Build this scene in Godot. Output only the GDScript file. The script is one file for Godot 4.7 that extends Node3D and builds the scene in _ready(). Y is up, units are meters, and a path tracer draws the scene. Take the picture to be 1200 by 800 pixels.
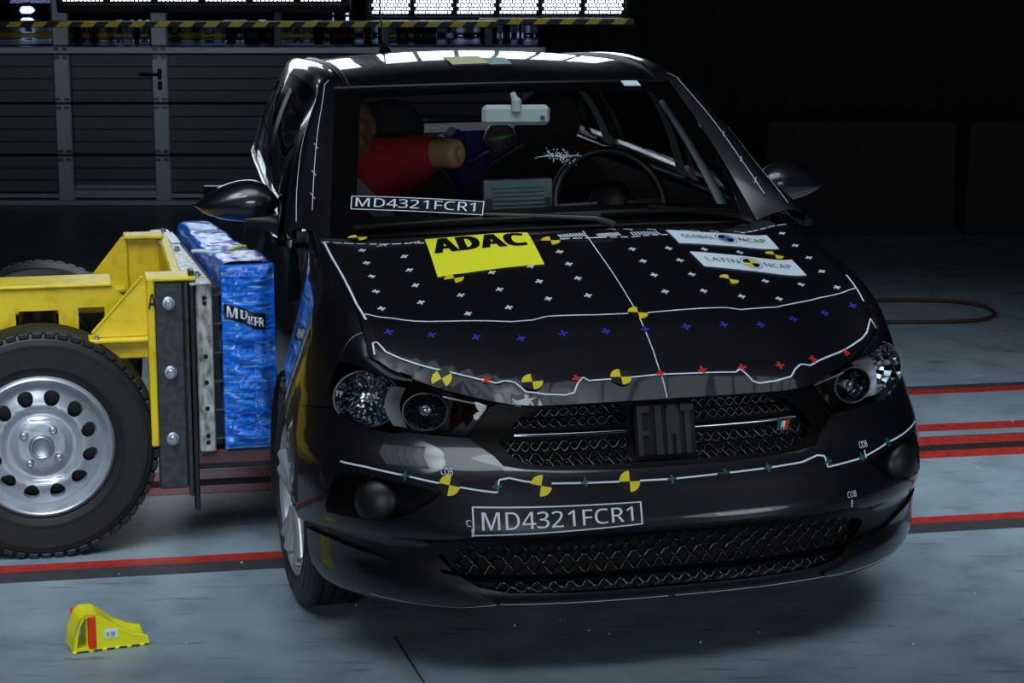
extends Node3D

# ---------------------------------------------------------------- mesh builder
class MB:
	var v := PackedVector3Array()
	var n := PackedVector3Array()
	var t := PackedVector2Array()
	func tri(a: Vector3, b: Vector3, c: Vector3, na: Vector3, nb: Vector3, nc: Vector3, ua := Vector2.ZERO, ub := Vector2.ZERO, uc := Vector2.ZERO) -> void:
		if (b - a).cross(c - a).dot(na + nb + nc) > 0.0:
			v.append(a); v.append(c); v.append(b)
			n.append(na); n.append(nc); n.append(nb)
			t.append(ua); t.append(uc); t.append(ub)
		else:
			v.append(a); v.append(b); v.append(c)
			n.append(na); n.append(nb); n.append(nc)
			t.append(ua); t.append(ub); t.append(uc)
	func quad(a: Vector3, b: Vector3, c: Vector3, d: Vector3, nn: Vector3) -> void:
		tri(a, b, c, nn, nn, nn, Vector2(0, 1), Vector2(1, 1), Vector2(1, 0))
		tri(a, c, d, nn, nn, nn, Vector2(0, 1), Vector2(1, 0), Vector2(0, 0))
	func face(p: Array, away: Vector3) -> void:
		var nn: Vector3 = (p[1] - p[0]).cross(p[2] - p[0]).normalized()
		var mid := Vector3.ZERO
		for q in p: mid += q
		mid /= p.size()
		if nn.dot(mid - away) < 0.0: nn = -nn
		for i in range(1, p.size() - 1):
			tri(p[0], p[i], p[i + 1], nn, nn, nn)
	# chamfered box in a frame
	func box(c: Vector3, s: Vector3, bev := 0.0, bas := Basis.IDENTITY) -> void:
		var h := s * 0.5
		var e := minf(bev, minf(h.x, minf(h.y, h.z)) * 0.9)
		if e <= 0.0:
			for ax in 3:
				for sg in [-1.0, 1.0]:
					var q := []
					for k in [[-1, -1], [1, -1], [1, 1], [-1, 1]]:
						var p := Vector3.ZERO
						p[ax] = sg * h[ax]; p[(ax + 1) % 3] = k[0] * h[(ax + 1) % 3]; p[(ax + 2) % 3] = k[1] * h[(ax + 2) % 3]
						q.append(c + bas * p)
					face(q, c)
			return
		for ax in 3:
			var a1 := (ax + 1) % 3
			var a2 := (ax + 2) % 3
			for sg in [-1.0, 1.0]:
				var q := []
				for k in [[-1, -1], [1, -1], [1, 1], [-1, 1]]:
					var p := Vector3.ZERO
					p[ax] = sg * h[ax]; p[a1] = k[0] * (h[a1] - e); p[a2] = k[1] * (h[a2] - e)
					q.append(c + bas * p)
				face(q, c)
			for s1 in [-1.0, 1.0]:
				for s2 in [-1.0, 1.0]:
					var q := []
					for k in [[-1, 0], [1, 0], [1, 1], [-1, 1]]:
						var p := Vector3.ZERO
						p[ax] = k[0] * (h[ax] - e)
						p[a1] = s1 * (h[a1] - (e if k[1] == 0 else 0.0))
						p[a2] = s2 * (h[a2] - (0.0 if k[1] == 0 else e))
						q.append(c + bas * p)
					face(q, c)
		for sx in [-1.0, 1.0]:
			for sy in [-1.0, 1.0]:
				for sz in [-1.0, 1.0]:
					face([c + bas * Vector3(sx * h.x, sy * (h.y - e), sz * (h.z - e)), c + bas * Vector3(sx * (h.x - e), sy * h.y, sz * (h.z - e)), c + bas * Vector3(sx * (h.x - e), sy * (h.y - e), sz * h.z)], c)
	# polygon (x,y) extruded along z of a transform
	func prism(poly: PackedVector2Array, xf: Transform3D, depth: float) -> void:
		var ids := Geometry2D.triangulate_polygon(poly)
		var zn := xf.basis.z.normalized()
		for i in range(0, ids.size(), 3):
			var p := [poly[ids[i]], poly[ids[i + 1]], poly[ids[i + 2]]]
			var f := []
			var b := []
			for q in p:
				f.append(xf * Vector3(q.x, q.y, depth)); b.append(xf * Vector3(q.x, q.y, 0))
			tri(f[0], f[1], f[2], zn, zn, zn)
			tri(b[0], b[1], b[2], -zn, -zn, -zn)
		var cw := Geometry2D.is_polygon_clockwise(poly)
		for i in poly.size():
			var p: Vector2 = poly[i]
			var q: Vector2 = poly[(i + 1) % poly.size()]
			var d := (q - p).normalized()
			var o := Vector2(d.y, -d.x)
			if cw: o = -o
			var nn := (xf.basis * Vector3(o.x, o.y, 0)).normalized()
			quad(xf * Vector3(p.x, p.y, 0), xf * Vector3(q.x, q.y, 0), xf * Vector3(q.x, q.y, depth), xf * Vector3(p.x, p.y, depth), nn)
	func tube(pts: Array, r, sides := 6, closed := false, caps := true) -> void:
		var cnt := pts.size()
		var rings := []
		var up := Vector3.UP
		for i in cnt:
			var a: Vector3 = pts[(i - 1 + cnt) % cnt] if closed or i > 0 else pts[0]
			var b: Vector3 = pts[(i + 1) % cnt] if closed or i < cnt - 1 else pts[cnt - 1]
			var d := (b - a).normalized()
			if absf(d.dot(up)) > 0.95: up = Vector3.RIGHT if absf(d.x) < 0.9 else Vector3.BACK
			var s := d.cross(up).normalized()
			var u := s.cross(d).normalized()
			up = u
			var ring := []
			var rr: float = r[i] if r is Array else r
			for k in sides:
				var an := TAU * k / sides
				var o := s * cos(an) + u * sin(an)
				ring.append([pts[i] + o * rr, o])
			rings.append(ring)
		for i in (cnt if closed else cnt - 1):
			var A: Array = rings[i]
			var B: Array = rings[(i + 1) % cnt]
			for k in sides:
				var l := (k + 1) % sides
				tri(A[k][0], A[l][0], B[l][0], A[k][1], A[l][1], B[l][1])
				tri(A[k][0], B[l][0], B[k][0], A[k][1], B[l][1], B[k][1])
		if caps and not closed:
			for e in [0, cnt - 1]:
				var q := []
				for k in sides: q.append(rings[e][k][0])
				face(q, pts[1] if e == 0 else pts[cnt - 2])
	# profile: [Vector2(radius, along)] turned round local z
	func lathe(prof: Array, xf: Transform3D, segs := 32, sharp := false) -> void:
		for i in prof.size() - 1:
			var p: Vector2 = prof[i]
			var q: Vector2 = prof[i + 1]
			var nrm := []
			for e in 2:
				var k := i + e
				var d := q - p
				if not sharp:
					d = (prof[mini(k + 1, prof.size() - 1)] as Vector2) - (prof[maxi(k - 1, 0)] as Vector2)
					if d.angle_to(q - p) > 0.7 or d.angle_to(q - p) < -0.7: d = q - p
				nrm.append(Vector2(d.y, -d.x).normalized())
			for s in segs:
				var a0 := TAU * s / segs
				var a1 := TAU * (s + 1) / segs
				var P := []
				for c in [[p, nrm[0], a0], [p, nrm[0], a1], [q, nrm[1], a1], [q, nrm[1], a0]]:
					var dir := Vector3(cos(c[2]), sin(c[2]), 0)
					P.append([xf * (dir * c[0].x + Vector3(0, 0, c[0].y)), (xf.basis * (dir * c[1].x + Vector3(0, 0, c[1].y))).normalized()])
				tri(P[0][0], P[1][0], P[2][0], P[0][1], P[1][1], P[2][1])
				tri(P[0][0], P[2][0], P[3][0], P[0][1], P[2][1], P[3][1])
	func surf(fn: Callable, nu: int, nv: int, ctr: Vector3, thick := 0.0) -> void:
		var P := []
		var N := []
		for j in nv + 1:
			for i in nu + 1:
				var u := float(i) / nu
				var w := float(j) / nv
				P.append(fn.call(u, w))
				var e := 0.002
				var du: Vector3 = fn.call(minf(u + e, 1), w) - fn.call(maxf(u - e, 0), w)
				var dv: Vector3 = fn.call(u, minf(w + e, 1)) - fn.call(u, maxf(w - e, 0))
				var nn := du.cross(dv).normalized()
				if nn.dot(P[-1] - ctr) < 0: nn = -nn
				N.append(nn)
		var W := nu + 1
		for j in nv:
			for i in nu:
				var a := j * W + i
				var ids := [a, a + 1, a + W + 1, a + W]
				var uv := []
				for k in ids: uv.append(Vector2(float(k % W) / nu, 1.0 - float(k / W) / nv))
				tri(P[ids[0]], P[ids[1]], P[ids[2]], N[ids[0]], N[ids[1]], N[ids[2]], uv[0], uv[1], uv[2])
				tri(P[ids[0]], P[ids[2]], P[ids[3]], N[ids[0]], N[ids[2]], N[ids[3]], uv[0], uv[2], uv[3])
				if thick > 0:
					var b := []
					for k in ids: b.append(P[k] - N[k] * thick)
					tri(b[0], b[1], b[2], -N[ids[0]], -N[ids[1]], -N[ids[2]])
					tri(b[0], b[2], b[3], -N[ids[0]], -N[ids[2]], -N[ids[3]])
		if thick > 0:
			var rim := []
			for i in nu + 1: rim.append(i)
			for j in range(1, nv + 1): rim.append(j * W + nu)
			for i in range(nu - 1, -1, -1): rim.append(nv * W + i)
			for j in range(nv - 1, -1, -1): rim.append(j * W)
			var mid: Vector3 = fn.call(0.5, 0.5)
			for k in rim.size() - 1:
				var a: int = rim[k]
				var b: int = rim[k + 1]
				if P[a].distance_to(P[b]) > 1e-5:
					face([P[a], P[b], P[b] - N[b] * thick, P[a] - N[a] * thick], mid)
	# 2D polygon with holes laid on a curved surface fn(u, v), with a turned-in edge
	func panel(poly: PackedVector2Array, holes: Array, fn: Callable, cell: float, thick: float, ctr: Vector3, off := 0.0) -> void:
		var lo := poly[0]
		var hi := poly[0]
		for p in poly:
			lo = lo.min(p); hi = hi.max(p)
		var seen := {}
		var at := func(p: Vector2) -> Array:
			var key := Vector2i(roundi(p.x * 40000), roundi(p.y * 40000))
			if seen.has(key): return seen[key]
			var e := 0.0015
			var du: Vector3 = fn.call(p.x + e, p.y) - fn.call(p.x - e, p.y)
			var dv: Vector3 = fn.call(p.x, p.y + e) - fn.call(p.x, p.y - e)
			var nn := du.cross(dv).normalized()
			var P: Vector3 = fn.call(p.x, p.y)
			if nn.dot(P - ctr) < 0: nn = -nn
			var r := [P + nn * off, nn]
			seen[key] = r
			return r
		var nx := maxi(1, int(ceil((hi.x - lo.x) / cell)))
		var ny := maxi(1, int(ceil((hi.y - lo.y) / cell)))
		var sx := (hi.x - lo.x) / nx
		var sy := (hi.y - lo.y) / ny
		for j in ny:
			for i in nx:
				var a := lo + Vector2(i * sx, j * sy)
				var rect := PackedVector2Array([a, a + Vector2(sx, 0), a + Vector2(sx, sy), a + Vector2(0, sy)])
				var got := Geometry2D.intersect_polygons(rect, poly)
				for h in holes:
					var nxt: Array[PackedVector2Array] = []
					for g in got:
						for c in Geometry2D.clip_polygons(g, h):
							if not Geometry2D.is_polygon_clockwise(c): nxt.append(c)
					got = nxt
				for g in got:
					var ids := Geometry2D.triangulate_polygon(g)
					for k in range(0, ids.size(), 3):
						var A: Array = at.call(g[ids[k]])
						var B: Array = at.call(g[ids[k + 1]])
						var C: Array = at.call(g[ids[k + 2]])
						tri(A[0], B[0], C[0], A[1], B[1], C[1], g[ids[k]], g[ids[k + 1]], g[ids[k + 2]])
		if thick == 0.0: return
		for ring in [poly] + holes:
			var inside: bool = ring != poly
			for i in ring.size():
				var p: Vector2 = ring[i]
				var q: Vector2 = ring[(i + 1) % ring.size()]
				var m := maxi(1, int(ceil(p.distance_to(q) / cell)))
				for k in m:
					var A: Array = at.call(p.lerp(q, float(k) / m))
					var B: Array = at.call(p.lerp(q, float(k + 1) / m))
					if A[0].distance_to(B[0]) < 1e-5: continue
					var side: Vector3 = (B[0] - A[0]).cross(A[1]).normalized()
					quad(A[0], B[0], B[0] - B[1] * thick, A[0] - A[1] * thick, side)
	func mesh() -> ArrayMesh:
		var m := ArrayMesh.new()
		if v.is_empty(): return m
		var a := []
		a.resize(Mesh.ARRAY_MAX)
		a[Mesh.ARRAY_VERTEX] = v
		a[Mesh.ARRAY_NORMAL] = n
		a[Mesh.ARRAY_TEX_UV] = t
		m.add_surface_from_arrays(Mesh.PRIMITIVE_TRIANGLES, a)
		return m

var M := {}
# lamp rigs standing on the camera's side of the hall: place, beam energy, label
const FRONT := [[0.2, 1.75, 8.8, 10.0, "lamp rig behind the camera place, facing the car", -0.4, 0.6, -1.0], [5.0, 1.6, 5.6, 3.0, "lamp rig at the hall's side, facing the far headlight", 0.3, 0.5, -0.5]]
const OVERHEAD := [[-2.25, 3.3, 1.9, 17.0, "overhead lamp rig above the chock and trolley wheel", -2.1, 0.0, -0.4], [-0.75, 3.3, 0.9, 12.0, "overhead lamp rig above the car's struck side", -0.7, 0.0, -0.85], [0.75, 3.3, 0.9, 12.5, "overhead lamp rig above the car's far headlight", 0.7, 0.0, -0.95], [2.25, 3.3, 0.9, 19.0, "overhead lamp rig above the open floor lines", 2.0, 0.0, -0.95]]

func _ready() -> void:
	setup_view()
	make_materials()
	build_room()
	build_rigs()
	build_car()
	build_trolley()
	build_small()

# ---------------------------------------------------------------- camera, light, exposure
func setup_view() -> void:
	var cam := Camera3D.new()
	cam.name = "camera"
	cam.fov = 18.18
	cam.position = Vector3(-0.193, 1.929, 5.962)
	cam.rotation_degrees = Vector3(-11.607, 0, 0)
	cam.near = 0.1
	cam.far = 60
	add_child(cam)
	cam.current = true
	var we := WorldEnvironment.new()
	we.name = "environment"
	var e := Environment.new()
	e.background_mode = Environment.BG_COLOR
	e.background_color = Color(0, 0, 0)
	e.tonemap_mode = Environment.TONE_MAPPER_LINEAR
	e.tonemap_exposure = 1.0
	e.sdfgi_enabled = true
	e.ssao_enabled = true
	e.ssil_enabled = true
	we.environment = e
	add_child(we)
	# beams of the two overhead lamp rigs (their glowing faces are built in build_rigs)
	for d in FRONT + OVERHEAD:
		var front: bool = d[2] > 5.0
		var l := SpotLight3D.new()
		l.name = "rig_beam"
		var at := Vector3(d[0], d[1], d[2])
		var to := Vector3(d[5], d[6], d[7])
		l.position = at + (to - at).normalized() * 0.3
		add_child(l, true)
		l.look_at(to)
		l.light_color = Color(0.90, 0.96, 1.0)
		l.light_energy = d[3]
		l.spot_angle = 34 if front else 26.0
		l.spot_angle_attenuation = 1.0
		l.spot_range = 40
		l.spot_attenuation = 2
		l.light_size = 1.2 if front else (1.8 if absf(d[0]) < 1.0 else 1.35)
		l.shadow_enabled = true

# ---------------------------------------------------------------- helpers
func part(parent: Node, called: String, mb: MB, m: Material) -> MeshInstance3D:
	return inst(parent, called, mb.mesh(), m)

func inst(parent: Node, called: String, mesh: Mesh, m: Material) -> MeshInstance3D:
	var o := MeshInstance3D.new()
	o.name = called
	o.mesh = mesh
	o.material_override = m
	parent.add_child(o, true)
	return o

func thing(called: String, label: String, category: String, at := Vector3.ZERO, turn := 0.0, group := "") -> Node3D:
	var o := Node3D.new()
	o.name = called
	add_child(o, true)
	o.position = at
	o.rotation.y = turn
	tag(o, label, category, group)
	return o

func tag(o: Node, label: String, category: String, group := "") -> void:
	o.set_meta("label", label)
	o.set_meta("category", category)
	if group: o.set_meta("group", group)

func struct(o: Node, label: String, category: String) -> Node:
	o.set_meta("kind", "structure")
	tag(o, label, category)
	return o

func mat(key: String, c: Color, rough := 0.5, metal := 0.0, opts := {}) -> StandardMaterial3D:
	var m := StandardMaterial3D.new()
	m.resource_name = key
	m.albedo_color = c
	m.roughness = rough
	m.metallic = metal
	for k in opts: m.set(k, opts[k])
	M[key] = m
	return m

func noise_tex(seed_: int, freq: float, ramp: Array, size := 512, octaves := 4, kind := FastNoiseLite.TYPE_SIMPLEX_SMOOTH) -> NoiseTexture2D:
	var f := FastNoiseLite.new()
	f.seed = seed_
	f.noise_type = kind
	f.frequency = freq
	f.fractal_octaves = octaves
	var tx := NoiseTexture2D.new()
	tx.width = size
	tx.height = size
	tx.seamless = true
	tx.noise = f
	var g := Gradient.new()
	var offs := PackedFloat32Array()
	var cols := PackedColorArray()
	for r in ramp:
		offs.append(r[0]); cols.append(r[1])
	g.offsets = offs
	g.colors = cols
	tx.color_ramp = g
	return tx

func bump_tex(seed_: int, freq: float, strength: float, size := 512, octaves := 4) -> NoiseTexture2D:
	var tx := noise_tex(seed_, freq, [[0.0, Color.BLACK], [1.0, Color.WHITE]], size, octaves)
	tx.color_ramp = null
	tx.as_normal_map = true
	tx.bump_strength = strength
	return tx

func grey(x: float) -> Color: return Color(x, x, x)

func make_materials() -> void:
	mat("paint", Color(0.088, 0.088, 0.115), 0.38, 0.45, {"clearcoat_enabled": true, "clearcoat": 1.0, "clearcoat_roughness": 0.04})
	mat("gloss_black", grey(0.02), 0.12)
	mat("satin_black", grey(0.055), 0.42)
	mat("matte_black", grey(0.04), 0.85)
	mat("rubber", grey(0.075), 0.52, 0.0, {"normal_enabled": true, "normal_texture": bump_tex(5, 0.09, 1.5, 256), "normal_scale": 0.3, "uv1_triplanar": true, "uv1_scale": Vector3(6, 6, 6)})
	mat("chrome", Color(0.74, 0.77, 0.80), 0.08, 1.0)
	mat("dark_chrome", Color(0.30, 0.31, 0.33), 0.16, 1.0)
	mat("surround", grey(0.012), 0.4, 0.0, {"metallic_specular": 0.22})
	mat("satin_dark", grey(0.022), 0.4)
	mat("reflector", Color(0.52, 0.55, 0.58), 0.1, 1.0)
	mat("frit", grey(0.012), 0.3)
	mat("head_skin", Color(0.42, 0.31, 0.25), 0.6)
	mat("emblem", grey(0.075), 0.5)
	mat("silver", Color(0.72, 0.74, 0.77), 0.36, 0.6)
	mat("white_mark", Color(0.86, 0.90, 0.95), 0.5)
	mat("blue_mark", Color(0.20, 0.18, 0.66), 0.5)
	mat("red_mark", Color(0.80, 0.16, 0.15), 0.5)
	mat("green_mark", Color(0.06, 0.36, 0.32), 0.5)
	mat("yellow_mark", Color(0.90, 0.82, 0.16), 0.5)
	mat("sticker_yellow", Color(0.985, 0.97, 0.20), 0.45)
	mat("sticker_white", Color(0.90, 0.94, 0.98), 0.45)
	mat("sticker_black", grey(0.04), 0.4)
	mat("sticker_blue", Color(0.33, 0.45, 0.68), 0.5)
	mat("steel_text", Color(0.36, 0.42, 0.46), 0.5)
	mat("paper", Color(0.86, 0.86, 0.66), 0.7)
	mat("glass", Color(0.05, 0.09, 0.09, 0.02), 0.01, 0.0, {"transparency": BaseMaterial3D.TRANSPARENCY_ALPHA})
	mat("side_glass", Color(0.02, 0.03, 0.03, 0.5), 0.02, 0.0, {"transparency": BaseMaterial3D.TRANSPARENCY_ALPHA})
	mat("lens", Color(0.05, 0.05, 0.05, 0.01), 0.01, 0.0, {"transparency": BaseMaterial3D.TRANSPARENCY_ALPHA})
	mat("amber", Color(0.22, 0.11, 0.07), 0.2, 0.5)
	mat("tail_red", Color(0.45, 0.02, 0.02), 0.15)
	mat("trim_pale", Color(0.62, 0.72, 0.72), 0.75)
	mat("dash", Color(0.10, 0.11, 0.12), 0.7)
	mat("seat_cloth", Color(0.075, 0.075, 0.085), 0.9)
	mat("screen", Color(0.30, 0.38, 0.39), 0.35)
	mat("mirror_back", Color(0.70, 0.76, 0.76), 0.5)
	mat("shirt", Color(0.58, 0.06, 0.07), 0.85)
	mat("dummy_skin", Color(0.72, 0.54, 0.38), 0.45)
	mat("belt", Color(0.42, 0.46, 0.48), 0.7)
	mat("child_seat", Color(0.22, 0.20, 0.52), 0.8)
	mat("dummy_head", Color(0.45, 0.36, 0.40), 0.3)
	mat("green_tape", Color(0.30, 0.72, 0.12), 0.5)
	mat("trolley_yellow", Color.WHITE, 0.4, 0.0, {"albedo_texture": noise_tex(11, 0.012, [[0.0, Color(0.80, 0.68, 0.09)], [0.45, Color(0.91, 0.79, 0.12)], [0.8, Color(0.93, 0.81, 0.14)], [1.0, Color(0.86, 0.76, 0.28)]]), "uv1_triplanar": true, "uv1_scale": Vector3(2, 2, 2)})
	mat("steel_dark", Color.WHITE, 0.5, 0.1, {"albedo_texture": noise_tex(12, 0.02, [[0.0, Color(0.15, 0.16, 0.18)], [0.6, Color(0.22, 0.23, 0.25)], [1.0, Color(0.27, 0.28, 0.30)]]), "uv1_triplanar": true, "uv1_scale": Vector3(3, 3, 3)})
	mat("aluminium", Color.WHITE, 0.38, 0.5, {"albedo_texture": noise_tex(13, 0.02, [[0.0, Color(0.38, 0.36, 0.30)], [0.4, Color(0.66, 0.67, 0.66)], [0.7, Color(0.80, 0.82, 0.83)], [1.0, Color(0.90, 0.92, 0.94)]]), "uv1_triplanar": true, "uv1_scale": Vector3(3, 1.5, 3)})
	mat("zinc", Color(0.66, 0.70, 0.74), 0.32, 0.9)
	mat("wrap_blue", Color.WHITE, 0.2, 0.0, {"albedo_texture": noise_tex(14, 0.02, [[0.0, Color(0.05, 0.28, 0.74)], [0.55, Color(0.12, 0.44, 0.88)], [0.70, Color(0.20, 0.53, 0.92)], [0.86, Color(0.70, 0.84, 0.97)]]), "uv1_triplanar": true, "uv1_scale": Vector3(0.5, 4.5, 0.5), "normal_enabled": true, "normal_texture": bump_tex(15, 0.012, 8.0, 512, 2), "normal_scale": 0.5})
	mat("wrap_scuffed", Color.WHITE, 0.5, 0.0, {"albedo_texture": noise_tex(16, 0.06, [[0.0, Color(0.06, 0.27, 0.70)], [0.5, Color(0.15, 0.42, 0.84)], [0.72, Color(0.30, 0.54, 0.88)], [0.82, Color(0.80, 0.86, 0.92)]]), "uv1_triplanar": true, "uv1_scale": Vector3(5, 5, 5), "normal_enabled": true, "normal_texture": bump_tex(17, 0.06, 6.0), "normal_scale": 0.5})
	mat("rust_red", Color.WHITE, 0.6, 0.0, {"albedo_texture": noise_tex(18, 0.03, [[0.0, Color(0.22, 0.17, 0.18)], [0.5, Color(0.34, 0.24, 0.25)], [1.0, Color(0.42, 0.15, 0.14)]]), "uv1_triplanar": true, "uv1_scale": Vector3(3, 3, 3)})
	mat("cord_yellow", Color(0.80, 0.86, 0.30), 0.6)
	mat("cord_white", Color(0.86, 0.90, 0.95), 0.6)
	mat("chock_yellow", Color(0.95, 0.92, 0.10), 0.45)
	mat("chock_red", Color(0.93, 0.20, 0.05), 0.45)
	mat("floor", Color.WHITE, 0.42, 0.0, {"albedo_texture": noise_tex(21, 0.010, [[0.0, Color(0.42, 0.48, 0.52)], [0.4, Color(0.51, 0.57, 0.61)], [0.7, Color(0.54, 0.60, 0.64)], [1.0, Color(0.58, 0.64, 0.68)]], 1024, 5), "uv1_triplanar": true, "uv1_scale": Vector3(0.35, 0.35, 0.35), "detail_enabled": true, "detail_blend_mode": BaseMaterial3D.BLEND_MODE_MUL, "detail_uv_layer": BaseMaterial3D.DETAIL_UV_2, "detail_albedo": noise_tex(22, 0.02, [[0.0, Color(0.5, 0.5, 0.5)], [0.12, Color(0.80, 0.80, 0.80)], [0.24, Color(1, 1, 1)], [1.0, Color(1, 1, 1)]], 1024, 4), "uv2_triplanar": true, "uv2_scale": Vector3(0.14, 0.14, 0.9)})
	mat("line_red", Color.WHITE, 0.5, 0.0, {"albedo_texture": noise_tex(23, 0.03, [[0.0, Color(0.40, 0.12, 0.11)], [0.4, Color(0.66, 0.16, 0.14)], [1.0, Color(0.74, 0.21, 0.17)]]), "uv1_triplanar": true, "uv1_scale": Vector3(1.5, 1.5, 1.5)})
	mat("line_dark", Color.WHITE, 0.55, 0.0, {"albedo_texture": noise_tex(24, 0.03, [[0.0, Color(0.19, 0.19, 0.20)], [1.0, Color(0.27, 0.27, 0.28)]]), "uv1_triplanar": true, "uv1_scale": Vector3(1.5, 1.5, 1.5)})
	mat("gate_panel", Color(0.49, 0.51, 0.55), 0.5, 0.2)
	mat("gate_frame", Color(0.88, 0.92, 0.97), 0.4, 0.4)
	mat("gate_glass", Color(0.42, 0.46, 0.56), 0.03, 1.0)
	mat("wall_dark", grey(0.13), 0.9)
	mat("curtain", Color(0.085, 0.09, 0.10), 0.95)
	mat("block_dark", Color.WHITE, 0.9, 0.0, {"albedo_texture": noise_tex(25, 0.02, [[0.0, Color(0.09, 0.095, 0.10)], [1.0, Color(0.14, 0.145, 0.155)]]), "uv1_triplanar": true})
	mat("hose", Color(0.27, 0.14, 0.07), 0.6)
	mat("rig_frame", Color(0.14, 0.14, 0.16), 0.5, 0.3)
	mat("hazard_yellow", Color(0.75, 0.68, 0.12), 0.5)
	mat("hazard_black", grey(0.05), 0.5)
	mat("led", Color(0.9, 0.95, 1.0), 0.4, 0.0, {"emission_enabled": true, "emission": Color(0.90, 0.95, 1.0), "emission_energy_multiplier": 10.0})
	mat("led_soft", Color(0.9, 0.95, 1.0), 0.4, 0.0, {"emission_enabled": true, "emission": Color(0.90, 0.95, 1.0), "emission_energy_multiplier": 2.5})
	mat("fragment", Color(0.75, 0.82, 0.85), 0.2)

# ---------------------------------------------------------------- room
func box_mesh(c: Vector3, s: Vector3, bev := 0.0) -> MB:
	var b := MB.new()
	b.box(c, s, bev)
	return b

func build_room() -> void:
	var fl := part(self, "floor", box_mesh(Vector3(0, -0.1, 2), Vector3(15, 0.2, 21)), M.floor)
	struct(fl, "grey painted concrete floor of the test hall with red lines", "floor")
	# painted lines and rail slots, all along one direction
	var dirv := Vector3(cos(0.181), 0, -sin(0.181))
	var acr := Vector3(sin(0.181), 0, cos(0.181))
	var o := Vector3(1.118, 0, -0.626)
	for r in [["floor_stripe", 0.0, 0.065, "line_red"], ["floor_stripe", 0.068, 0.165, "line_dark"],
			["floor_stripe", -1.80, -1.74, "line_dark"], ["floor_stripe", -1.74, -1.66, "line_red"],
			["floor_stripe", -1.175, -1.075, "line_red"], ["floor_stripe", -0.995, -0.985, "line_dark"], ["floor_stripe", -0.985, -0.88, "line_red"],
			["rail_slot", -0.875, -0.80, "matte_black"], ["floor_stripe", -0.795, -0.70, "line_red"]]:
		var b := MB.new()
		var mid: float = (r[1] + r[2]) * 0.5
		b.box(o + acr * mid + Vector3(0, 0.0006, 0), Vector3(12, 0.0018, r[2] - r[1]), 0.0, Basis(dirv, Vector3.UP, acr))
		part(fl, r[0], b, M[r[3]])
	var jb := MB.new()
	jb.box(Vector3(-0.43, 0.0005, 0.80), Vector3(0.006, 0.0014, 0.60), 0.0, Basis(Vector3.UP, 0.26))
	part(fl, "floor_joint", jb, M.line_dark)
	var wb := part(self, "wall_back", box_mesh(Vector3(0, 3, -8.3), Vector3(15, 6, 0.3)), M.wall_dark)
	struct(wb, "dark back wall of the test hall behind the gate", "wall")
	struct(part(self, "wall_left", box_mesh(Vector3(-7.4, 3, 2), Vector3(0.3, 6, 21)), M.wall_dark), "dark side wall beyond the yellow trolley", "wall")
	struct(part(self, "wall_right", box_mesh(Vector3(7.4, 3, 2), Vector3(0.3, 6, 21)), M.wall_dark), "dark side wall beyond the grey blocks", "wall")
	struct(part(self, "wall_front", box_mesh(Vector3(0, 3, 12.4), Vector3(15, 6, 0.3)), M.wall_dark), "dark wall behind the camera position", "wall")
	struct(part(self, "ceiling", box_mesh(Vector3(0, 6.1, 2), Vector3(15, 0.2, 21)), M.wall_dark), "dark ceiling of the test hall", "ceiling")
	build_gate()
	# black curtain to the right of the gate
	var b := MB.new()
	b.surf(func(u, w): return Vector3(0.02 + u * 7.1, 0.02 + w * 5.9, -7.7 + 0.05 * sin(u * 150.0) + 0.03 * sin(u * 61.0 + 1.0)), 260, 2, Vector3(3, 3, -20), 0.01)
	tag(part(self, "curtain", b, M.curtain), "black floor-length curtain hanging in folds beside the gate", "curtain")
	for k in 2:
		var bl := MB.new()
		bl.prism(PackedVector2Array([Vector2(0, 0), Vector2(1.14, 0), Vector2(1.12, 0.10), Vector2(1.11, 0.655), Vector2(1.09, 0.67), Vector2(0.03, 0.67), Vector2(0.01, 0.655), Vector2(0.0, 0.10)]), Transform3D(Basis.IDENTITY, Vector3(1.30 + k * 1.19, 0, -7.15)), 0.6)
		tag(part(self, "barrier_block", bl, M.block_dark), ["dark grey block on the floor nearer the car's mirror", "second dark grey block, farther from the car"][k], "block", "dark blocks before the curtain")

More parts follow.
